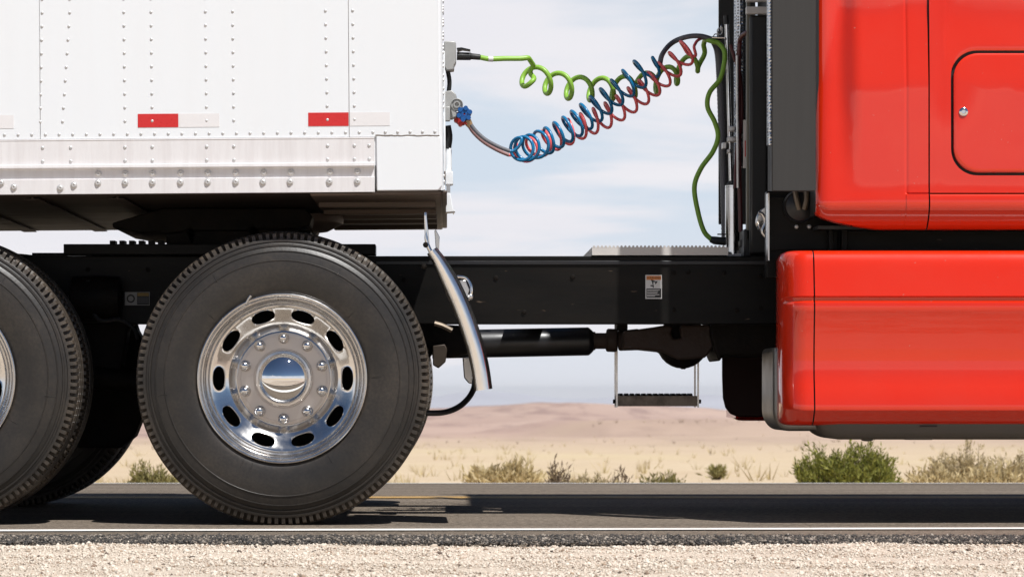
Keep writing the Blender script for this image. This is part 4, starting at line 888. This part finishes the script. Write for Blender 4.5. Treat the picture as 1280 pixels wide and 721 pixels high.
def rrect(cx, cz, hw, hh, r, n=10):
    out = []; k4 = 12
    for (sx, sz, a0) in ((1, 1, 0), (-1, 1, 90), (-1, -1, 180), (1, -1, 270)):
        for k in range(n+1):
            a = math.radians(a0+90*k/n); out.append((cx+sx*(hw-r)+r*math.cos(a), cz+sz*(hh-r)+r*math.sin(a)))
    return out
def cab():
    xa, xb, xs, xm = bx(1020.5), XR, bx(1133), bx(1160.2); zt = 3.85; zseam = bz(242)
    # the pressed skin leans back by a degree or two here and there, which moves what its gloss mirrors
    from functools import lru_cache
    def slope(px, py):
        wob = 9*mnoise.noise(Vector((px*.012, 3.3, 0)))+4*mnoise.noise(Vector((px*.04, 8.3, 0)))
        pink = sm(1050, 1075, px+6*mnoise.noise(Vector((py*.02, 1, 0))))*sm(98, 116, py+wob)*(1-sm(226, 242, py+wob*.6))
        top = max(1-sm(4, 24, py+wob*1.5-8*sm(1120, 1280, px)), (1-sm(1030, 1052, px+py*.22-16))*(1-sm(92, 112, py)))
        return .115*(1-max(pink, top))
    @lru_cache(None)
    def lcol(px):
        acc = 0; out = []
        for py in range(300, -61, -4): acc += slope(px, py)*px2m(4, DB); out.append(acc)
        return out
    def lean(x, z):
        px = x/px2m(1, DB)+CX; py = CY-(z-CAM_H)/px2m(1, DB); f = (300-py)/4
        a = min(1400, max(1000, px)); i = int(a//6)*6; t = (a-i)/6
        r = 0
        for q, w_ in ((i, 1-t), (i+6, t)):
            c = lcol(q); j = min(len(c)-2, max(0, int(f))); g = min(1, max(0, f-j)); r += w_*(c[j]*(1-g)+c[j+1]*g)
        return r-.030
    def by(x, z):
        # softly crowned skin, rolling in at the rear edge and tucking under at the bottom
        e = max(0, .05-(x-xa))/.05; y = DB+.045*(1-math.sqrt(max(0, 1-e*e)))
        y += lean(x, z)
        t = max(0, 1.165-z)/.1; y += .085*t*t if t < 1 else .085+.12*(t-1)
        return y
    def bottom(x):
        p = (x-xa)/(bx(1100)-xa)
        return bz(262)-(bz(262)-bz(286))*min(1, max(0, p))**.38 if p < 1 else bz(286)
    # rear panel
    xs_ = [xa+.0005, xa+.002, xa+.005, xa+.01, xa+.018, xa+.028, xa+.042]+list(np.linspace(xa+.06, xs-.012, 24))+[xs-.007, xs-.004, xs, xs+.004, xs+.007]+list(np.linspace(xs+.012, xm, 6)); rows = []
    lo = [0, .02, .05, .1, .17, .25, .34, .45, .56, .7, .85]
    for x in xs_:
        zb = bottom(x); col = []
        for f in lo: col.append(zb+(zseam-.012-zb)*f)
        col += [zseam-.010, zseam-.004, zseam-.0015, zseam+.0015, zseam+.004, zseam+.012]+list(np.linspace(zseam+.03, 2.1, 60))+[2.4, 2.8, 3.3, zt]
        r = []
        for j, z in enumerate(col):
            y = by(x, z)
            if abs(x-xs) < .0065 and z > zseam: y += .0035*(1-abs(x-xs)/.0075)
            if x > xs and abs(z-zseam) < .002: y += .005
            if x > xs-.002 and z < zseam-.002: y -= .003
            if j == 0: y += .05
            r.append((x, y, z))
        rows.append(r)
    b = MB(); b.grid(rows); b.build('rear_cab_panel', MT['red'], T, smooth=35)
    # main side panel with a hatch opening
    x0 = bx(1162); hx0, hx1 = bx(1188.5), bx(1188.5)+.62; hz0, hz1 = bz(219.5), bz(63); rc = px2m(33, DB)
    cxh, czh = (hx0+hx1)/2, (hz0+hz1)/2
    hole = rrect(cxh, czh, (hx1-hx0)/2, (hz1-hz0)/2, rc, 10)
    def ring(f, px1=XR, pz0=zseam+.002, pz1=zt):
        out = []
        for i, (x, z) in enumerate(hole):
            qd, k = divmod(i, 11); sx, sz = ((1, 1), (-1, 1), (-1, -1), (1, -1))[qd]
            X, Z = (px1 if sx > 0 else x0), (pz1 if sz > 0 else pz0)
            if (qd % 2 == 0) == (k <= 5): t = (k if qd % 2 == 0 else 10-k)/5; Z = z*(1-t)+Z*t if k != 5 else Z
            else: t = (10-k if qd % 2 == 0 else k)/5; X = x*(1-t)+X*t if k != 5 else X
            out.append((x*(1-f)+X*f, z*(1-f)+Z*f))
        return out
    b = MB(); lp = []
    for q, f in enumerate((0, 0, .004, .012, .02, .03, .04, .055, .07, .09, .11, .14, .17, .2, .24, .28, .33, .4, .5, .75, 1.0)):
        lp.append([(x, by(x, z)+(.022 if q == 0 else (.0025 if q == 1 else 0)), z) for x, z in ring(f, px1=cxh+.9)])
    b.grid(lp, closed=True)
    b.grid([[(x, by(x, z), z) for z in np.linspace(zseam+.002, zt, 24)] for x in np.linspace(cxh+.9, XR, 8)])
    # square off the four corners left by the radial fan
    b.build('side_panel', MT['red'], T, smooth=35)
    ins = .0105
    hl = rrect(cxh, czh, (hx1-hx0)/2-ins, (hz1-hz0)/2-ins, rc-ins*.6, 10)
    b = MB(); lp = [[(x, by(x, z)+.022, z) for x, z in hl]]
    for f in (0, .012, .04, .08, .12, .17, .22, .28, .34, .4, .46, .53, .6, .7, .8, .9, .97):
        lp.append([(x+(cxh-x)*f, by(x+(cxh-x)*f, z+(czh-z)*f)+(.0025 if f == 0 else (0.0003 if f < .02 else -.0004)), z+(czh-z)*f) for x, z in hl])
    b.grid(lp, closed=True); b.f.append(tuple(range(len(b.v)-len(hl), len(b.v)))); b.mi.append(0); h = b.build('hatch_door', MT['red'], T, smooth=35)
    c = W(1204, 140.2, DB); yy = by(c.x, c.z)
    b = MB(); b.lathe([(px2m(5.6), .002), (px2m(5.6), -.003), (px2m(4.4), -.0055), (px2m(2.6), -.006), (px2m(2.2), -.003), (.0003, -.003)], (c.x, yy, c.z), 'y', 20); b.build('latch', MT['chrome2'], h)
    b = MB(); b.box(hx0-.03, hx1+.03, DB+.024, DB+.03, hz0-.03, hz1+.03); b.build('hatch_gasket', MT['ink'], T)
    # sill below the seam
    rows = []
    for x in np.linspace(x0, XR, 10):
        zb = bz(286); col = [zb+(zseam-.003-zb)*f for f in (0, .02, .05, .12, .2, .3, .4, .5, .62, .75, .88, .96, .985, 1)]
        rows.append([(x, by(x, z)-.003+(.004 if j == 13 else (.0012 if j == 12 else 0))+(.05 if j == 0 else 0), z) for j, z in enumerate(col)])
    b = MB(); b.grid(rows); b.build('sill_panel', MT['red'], T, smooth=35)
    b = MB(); b.box(xm-.02, XR, DB+.026, DB+.032, bz(284)+.06, zt-.01); b.box(xa+.02, XR, DB+.14, 2.34, bz(284), bz(284)+.012); b.box(xa+.004, xa+.02, DB+.05, 2.44, 1.12, zt); b.box(xa+.02, XR, 2.42, 2.45, 1.12, zt); b.box(xa, XR, .2, 2.4, zt-.02, zt-.005); b.box(XR-.02, XR-.004, .14, 2.4, .4, zt-.03)
    b.split('cab_shell', MT['rubberp'], T)
    # side extenders, near and far
    def ext(y0, y1):
        b = MB(); xe = bx(965); b.box(xe, xa-.002, min(y0, y1), max(y0, y1), bz(239), 3.8)
        return b.build('side_extender', MT['extender'], T, bevel=.003)
    ext(DB, DB+.02); ext(2.48, 2.50)
    # black gear under the cab
    b = MB(); b.box(bx(969), XR, .42, .5, .90, 1.22); b.box(bx(969), bx(1060), .40, .42, 1.0, 1.20); b.pbox(1036, 1042, 283, 313, .36, .42); b.pbox(1052, 1060, 283, 313, .36, .42); b.split('chassis_panel', MT['black'], T, bevel=.004)
    b = MB(); b.box(bx(968.7), bx(970.4), .36, .44, bz(322), bz(236)); b.build('edge_strip', MT['steel'], T)
    c = W(1000, 258, .38); b = MB(); b.lathe([(px2m(21, .4), .04), (px2m(21, .4), 0), (px2m(19.5, .4), -.006), (px2m(17.5, .4), -.004), (px2m(10, .4), -.012), (.0005, -.016)], c, 'y', 40); b.build('round_cover', MT['gloss'], T)
    b = MB(); b.tube(cr([W(994, 238, .36), W(996, 250, .355), W(999, 262, .36)], 10), .010, 10); b.tube(cr([W(1008, 238, .36), W(1008, 250, .355), W(1005, 262, .36)], 10), .010, 10); b.split('cover_strut', mat('bronze_hose', (.16, .125, .09), .4, .4), T)
    for px_ in (995.5, 1011.5):
        b = MB(); b.lathe([(.0085, 0), (.0085, -.003), (.006, -.008), (.0003, -.009)], W(px_, 283.5, .40), 'y', 10); b.build('panel_bolt', MT['galv'], T)
    c = W(966, 276, .75); b = MB(); r = px2m(20, .75)
    b.lathe([(r, .06), (r, .012), (r*.96, 0), (r*.86, -.004), (r*.7, -.022), (r*.4, -.04), (.0005, -.045)], c, 'y', 40); b.build('air_tank_end', mat('dull_chrome', (.42, .39, .36), .22, 1.0, var=.2, vscale=12), T)
    b = MB(); b.tube(cr([W(948, 266, .72), W(953, 268, .72), W(957, 278, .72), W(953, 290, .72), W(962, 300, .72)], 14), .007, 8); b.build('air_tank_line', MT['steel'], T)
cab()

def rear_gear():
    # exhaust, pillar, ladder brackets behind the cab
    def vcyl(px0, px1, py0, py1, d, name, m, seg=24, ztop=None):
        c0 = W((px0+px1)/2, py1, d); c1 = W((px0+px1)/2, py0, d); z1 = ztop if ztop else c1.z
        b = MB(); b.cyl(c0, (c0.x, c0.y, z1), px2m((px1-px0)/2, d), seg=seg); return b.build(name, m, T)
    vcyl(917.5, 934.5, 0, 209, 1.35, 'exhaust_stack', MT['perf'], 28, 3.9)
    vcyl(958.5, 970, 0, 182, .62, 'heat_shield', MT['perf'], 24, 3.7)
    b = MB(); b.pbox(937.5, 960, 19, 318, .95, 1.15); b.build('air_intake', MT['rubberp'], T, bevel=.01)
    b = MB(); b.pbox(933.5, 938, -40, 300, 1.0, 1.04); b.build('intake_bracket', mat('drab_steel', (.16, .15, .12), .5, .4, var=.2), T, bevel=.002)
    for y0, y1 in ((-4, 2), (8.5, 17.5)):
        b = MB(); b.pbox(933, 962, y0, y1, .93, .97); b.build('support_bar', MT['deck'], T, bevel=.002)
    b = MB(); b.pbox(929.5, 938, 150, 210, 1.10, 1.12); b.m = 1; b.pbox(931, 936.5, 176, 196, 1.095, 1.10); b.pbox(933, 936, 156, 170, 1.095, 1.10); b.build('marker_plate', [MT['deck'], MT['pinklabel']], T)
    # hose post with a spring base
    D = 1.32
    b = MB(); b.tube([W(908.3, 28, D), W(914.6, 262, D)], px2m(2.7, D), 14); b.build('hose_post', MT['alu'], T)
    b = MB(); b.tube([W(907.8, 20, D), W(908.4, 31, D)], px2m(3.6, D), 12); b.build('post_cap', MT['rubberp'], T)
    b = MB(); b.tube([W(916, 232, D-.06), W(916, 320, D-.06)], px2m(9.6, D), 28); b.build('spring_housing', MT['chrome2'], T)
    b = MB(); b.tube([W(915.5, 226, D-.06), W(916, 234, D-.06)], [px2m(5, D), px2m(9.9, D)], 20); b.build('housing_collar', MT['rubberp'], T)
    b = MB(); b.pprism([(907, 321), (949, 321), (949, 311), (944, 310), (936, 315), (927, 317), (907, 318)], D-.2, D+.1, D-.2); b.build('housing_foot', MT['deck'], T, bevel=.002)
    for x0, x1, y0, y1 in ((911, 919.5, 158, 164), (909.5, 921, 171, 177), (903, 908, 178, 186), (909.5, 913, 186.5, 191)):
        b = MB(); b.pbox(x0, x1, y0, y1, D-.035, D+.02, D-.03); b.build('post_clamp', MT['alu2'], T, bevel=.002)
    b = MB(); b.tube(cr([W(923, 166, D-.04), W(926, 170, D-.04), W(922, 173, D-.04)], 8), .008, 8); b.build('clamp_knob', MT['steel'], T)
    b = MB()
    for k in range(4):
        c = W(902-3.0*k*.8, 36+3.6*k, D); a = np.linspace(0, 2*PI, 13)
        if k % 2: b.tube([(c.x+.010*math.cos(t), c.y, c.z+.013*math.sin(t)) for t in a], .0024, 6)
        else: b.tube([(c.x+.003*math.cos(t), c.y+.010*math.cos(t), c.z+.013*math.sin(t)) for t in a], .0024, 6)
    b.split('chain_link', MT['steel'], T)
    b = MB(); b.pbox(886, 903, 46, 50.5, D-.02, D+.02); b.build('hose_tender', MT['rubberp'], T, bevel=.004)
    b = MB(); b.tube([W(890, 47, D-.03), W(906, 47.5, D-.03)], .004, 8); b.build('tender_clip', MT['chrome2'], T)
    # corrugated conduit down the far side
    pts = cr([W(892, 52, D+.05), W(897, 66, D+.05), W(899.5, 100, D+.05), (W(902, 170, D+.05)), W(904, 230, D+.05), W(906, 300, D+.05)], 150)
    b = MB(); b.tube(pts, [px2m(3.8+.5*(i % 2), D) for i in range(150)], 10); b.build('corrugated_conduit', MT['greyhose'], T, smooth=60)
    b = MB(); b.tube(cr([W(941, 41, 1.0), W(934, 41, 1.02), W(927, 46, 1.1), W(924, 60, 1.15), W(923.5, 120, 1.15), W(924, 200, 1.15), W(926, 290, 1.15)], 60), px2m(2.9, 1.1), 10); b.build('air_line', MT['maroon'], T)
    b = MB(); b.tube(cr([W(913, 56, 1.2), W(918, 72, 1.2), W(925, 95, 1.2), W(927, 150, 1.2), W(921, 190, 1.2), W(919, 235, 1.2)], 60), px2m(2.4, 1.2), 10); b.build('air_line', MT['maroon'], T)
    b = MB(); b.tube([W(921.3, 70, 1.13), W(922.5, 235, 1.13)], px2m(1.7, 1.1), 10); b.build('grab_rail', MT['alu2'], T)
    b = MB(); b.tube([W(921, 296, D-.03), W(940, 298, D-.03)], px2m(5.2, D), 12); b.tube([W(925, 304, D-.03), W(945, 303, D-.03)], px2m(4, D), 12); b.pbox(930, 975, 286, 321, 1.0, 1.2); b.pprism([(925, 300), (938, 294), (940, 306), (926, 309)], 1.1, 1.2); b.build('valve_block', MT['rubberp'], T, bevel=.006)
rear_gear()

# ================================================================== COILED LINES
def coil(keys, n_per=26, plumb=False, hand=1):
    """keys: (px, py, depth, turn, radius in px) along the axis; a true helix round that axis."""
    tot = keys[-1][3]-keys[0][3]; n = int(tot*n_per)
    K = cr(keys, max(n, 30)); P = np.array([tuple(W(k[0], k[1], k[2])) for k in K])
    Tn = np.gradient(P, axis=0); Tn /= np.linalg.norm(Tn, axis=1)[:, None]
    up = np.array([0, 0, 1.]); U = up[None]-Tn*(Tn@up)[:, None]; U /= np.linalg.norm(U, axis=1)[:, None]; B = np.cross(Tn, U)
    if plumb: U = np.tile(up, (len(P), 1))
    th = 2*PI*K[:, 3]; R = np.array([px2m(k[4], k[2]) for k in K])
    return [Vector(P[i]+R[i]*(U[i]*math.cos(th[i])+hand*B[i]*math.sin(th[i]))) for i in range(len(K))]
def smooth_join(*chunks):
    out = []
    for c in chunks: out += list(c)
    return out
def bez(a, da, b_, db, n=14):
    return [a*(1-t)**3+(a+da)*3*t*(1-t)**2+(b_-db)*3*t*t*(1-t)+b_*t**3 for t in np.linspace(0, 1, n)[1:-1]]
def lines():
    # green electrical cable
    g = thing('green_cable', W(760, 100, 1.1), 'coiled bright green electrical cable plugged into the trailer front', 'cable')
    h = coil([(658, 91, .92, .1, 13.5), (657, 94, .94, .5, 14), (685, 102.6, 1.02, 1.5, 14.5), (711, 109, 1.09, 2.5, 14.5), (738, 111.7, 1.15, 3.5, 14), (765.8, 110.7, 1.2, 4.5, 13.7), (793.5, 107.5, 1.24, 5.5, 13.7), (821, 102, 1.28, 6.5, 13.7), (846, 91.8, 1.32, 7.5, 13.3), (872, 76, 1.35, 8.5, 13.3), (880, 68, 1.35, 8.95, 14)], 30, True) if True else ([(660, 94, .92, .22, 13), (665, 95.5, .94, .5, 13.5), (692, 103.5, 1.02, 1.5, 14), (718, 109.5, 1.09, 2.5, 14), (744, 112.5, 1.15, 3.5, 14), (771, 111, 1.2, 4.5, 14), (798.5, 107, 1.24, 5.5, 14.5), (825, 100.5, 1.28, 6.5, 15.5), (849, 89, 1.3, 7.5, 16), (874, 71, 1.32, 8.5, 17), (880, 67, 1.32, 8.95, 15)], 30)
    lead = cr([W(600, 72, .85), W(612, 74, .86), W(632, 73.5, .87), W(648, 73.5, .88)], 16)
    lead = [Vector(p) for p in lead]; s = (h[1]-h[0]).normalized()
    tail = cr([W(890, 52, 1.3), W(899, 55, 1.3), W(906, 68, 1.29), W(901, 97, 1.28), (W(887, 116, 1.28)), W(884.5, 134, 1.28), W(893.5, 153, 1.28), W(897.5, 171, 1.28), W(891, 190, 1.28), W(876, 211, 1.28), W(868, 234, 1.28), W(872.5, 265, 1.28), W(880, 289, 1.28), W(890, 300, 1.28)], 110)
    tail = [Vector(p) for p in tail]
    pts = lead+bez(lead[-1], (lead[-1]-lead[-2])*5, h[0], s*.06, 10)+h+bez(h[-1], (h[-1]-h[-2]).normalized()*.04, tail[0], (tail[1]-tail[0]).normalized()*.03, 10)+tail
    b = MB(); b.tube(pts, px2m(3.15, 1.1), 12); b.build('cable_jacket', MT['green'], g, smooth=80)
    b = MB(); b.tube([W(571, 70.5, .85), W(588, 70.8, .85), W(589, 70.8, .85), W(600, 71.8, .85)], [px2m(5.4), px2m(5.2), px2m(4.2), px2m(3.9)], 16); b.build('plug', MT['rubberp'], g)
    b = MB(); b.pprism([(571, 60), (577, 59.5), (588, 62), (588, 63.8), (578, 62.5), (572, 64.5)], .83, .87); b.build('plug_latch', MT['rubberp'], g)
    b = MB(); b.tube([W(610, 73.9, .858), W(616, 74.1, .862)], px2m(3.75), 12); b.build('cable_tag', MT['paper'], g)
    b = MB(); b.tube([W(888, 299, 1.28), W(893, 300.5, 1.28), W(908, 302, 1.28)], [px2m(4.2), px2m(5.6), px2m(5.6)], 14); b.pbox(897, 908, 292, 293.5, 1.27, 1.29); b.build('plug', MT['rubberp'], g)
    # blue air hose
    def hose(name, label, keys, lead_px, tail_px, m, r, zsh, gl):
        o = thing(name, W(700, 165, 1.05), label, 'air hose'); hh = coil(keys, 26, False, -1)
        ld = [Vector(p) for p in cr([W(*p) for p in lead_px], 22)]; tl = [Vector(p) for p in cr([W(*p) for p in tail_px], 24)]
        pts = ld[-3:]+bez(ld[-1], (ld[-1]-ld[-2]).normalized()*.03, hh[0], (hh[1]-hh[0]).normalized()*.03, 8)+hh+bez(hh[-1], (hh[-1]-hh[-2]).normalized()*.03, tl[0], (tl[1]-tl[0]).normalized()*.03, 10)+tl[:3]
        b = MB(); b.tube(pts, r, 10); b.build('coil', m, o, smooth=80)
        b = MB(); b.tube(ld, r*1.15, 10); b.build('lead', MT['greyhose'] if zsh else mat('faded_red_sleeve', (.30, .17, .16), .5, var=.2, vscale=25), o, smooth=80)
        b = MB(); b.tube(tl, px2m(3.2, 1.25) if zsh else r, 10); b.build('sleeve', MT['greyhose'] if zsh else m, o, smooth=80)
        c = W(gl[0], gl[1], gl[2]); b = MB()
        b.lathe([(.004, -.03), (.022, -.028), (.026, -.018), (.026, .010), (.018, .02), (.004, .022)], c, 'y', 14)
        for k in range(6): a = k*PI/3+.3; b.lathe([(.009, -.034), (.009, .012)], (c.x+.022*math.cos(a), c.y, c.z+.022*math.sin(a)), 'y', 8, True)
        b.build('gladhand', MT['bluepl'] if zsh else MT['redpl'], o, bevel=0)
        q0, q1 = ld[0], ld[2]; b = MB(); b.tube([c.lerp(q0, .5), q0, q1], [px2m(4.2), px2m(3.8), px2m(2.6)], 12); b.build('hose_boot', MT['brass'], o)
        return o
    hose('blue_air_hose', 'coiled blue air hose slung between trailer front and cab back',
         [(650, 186, .86, .0, 14), (655, 186, .89, 1, 15), (664, 184, .93, 2, 15.5), (676, 179.5, .98, 3, 16), (688, 174, 1.00, 4, 15.5), (700, 167, 1.015, 5, 15.5), (711.5, 160, 1.027, 6, 15.5), (723, 152.5, 1.039, 7, 16), (735, 143.5, 1.05, 8, 16), (747, 134, 1.062, 9, 16), (760, 124, 1.073, 10, 16), (773.5, 113, 1.085, 11, 16), (788, 101.5, 1.096, 12, 16.5), (803, 90, 1.108, 13, 17), (815, 79, 1.118, 13.8, 17)],
         [(586, 152, .84), (594, 163, .84), (606, 174, .84), (622, 183, .85), (637, 189, .86)], [(824.5, 83, 1.18), (828, 68, 1.2), (840, 54, 1.3), (858, 46.5, 1.3), (876, 45.5, 1.3), (892, 50, 1.31)], MT['blue'], px2m(2.05, 1.05), True, (580.5, 143, .82))
    hose('red_air_hose', 'coiled red air hose hanging just behind and below the blue one',
         [(652, 190, .95, .1, 13), (665, 186, 1.0, 1, 14), (684, 177, 1.05, 2, 14.5), (700, 170, 1.07, 3, 15), (715.5, 163, 1.085, 4, 15), (731, 156, 1.10, 5, 15), (747, 149.5, 1.112, 6, 15), (763, 142, 1.124, 7, 15), (778, 132.5, 1.136, 8, 15), (793, 122.5, 1.148, 9, 15), (807, 112.5, 1.16, 10, 15), (819.5, 102, 1.172, 11, 15), (832.5, 90, 1.184, 12, 15), (846.5, 77, 1.196, 13, 15), (860, 63, 1.21, 14, 14.5), (864, 60, 1.215, 14.4, 14)],
         [(584, 154, .89), (592, 166, .9), (605, 178, .91), (622, 188, .93), (636, 194, .94)], [(868, 57, 1.24), (872, 51, 1.28), (880, 47.5, 1.35), (890, 48.5, 1.35)], MT['redhose'], px2m(1.95, 1.15), False, (577, 149, .89))
lines()

# ================================================================== AIR
def haze():
    b = MB(); b.box(-2600, 2600, -400, 8900, -75, 12)
    m = bpy.data.materials.new('haze_air'); m.use_nodes = True; t = m.node_tree; t.nodes.clear()
    o = t.nodes.new('ShaderNodeOutputMaterial'); v = t.nodes.new('ShaderNodeVolumePrincipled'); v.inputs['Color'].default_value = (.93, .95, 1, 1); v.inputs['Density'].default_value = HAZE; v.inputs['Anisotropy'].default_value = .2
    t.links.new(v.outputs[0], o.inputs['Volume']); ob = b.build('haze', m, smooth=0); tag(ob, kind='stuff')
HAZE = 0.00006
if HAZE: haze()
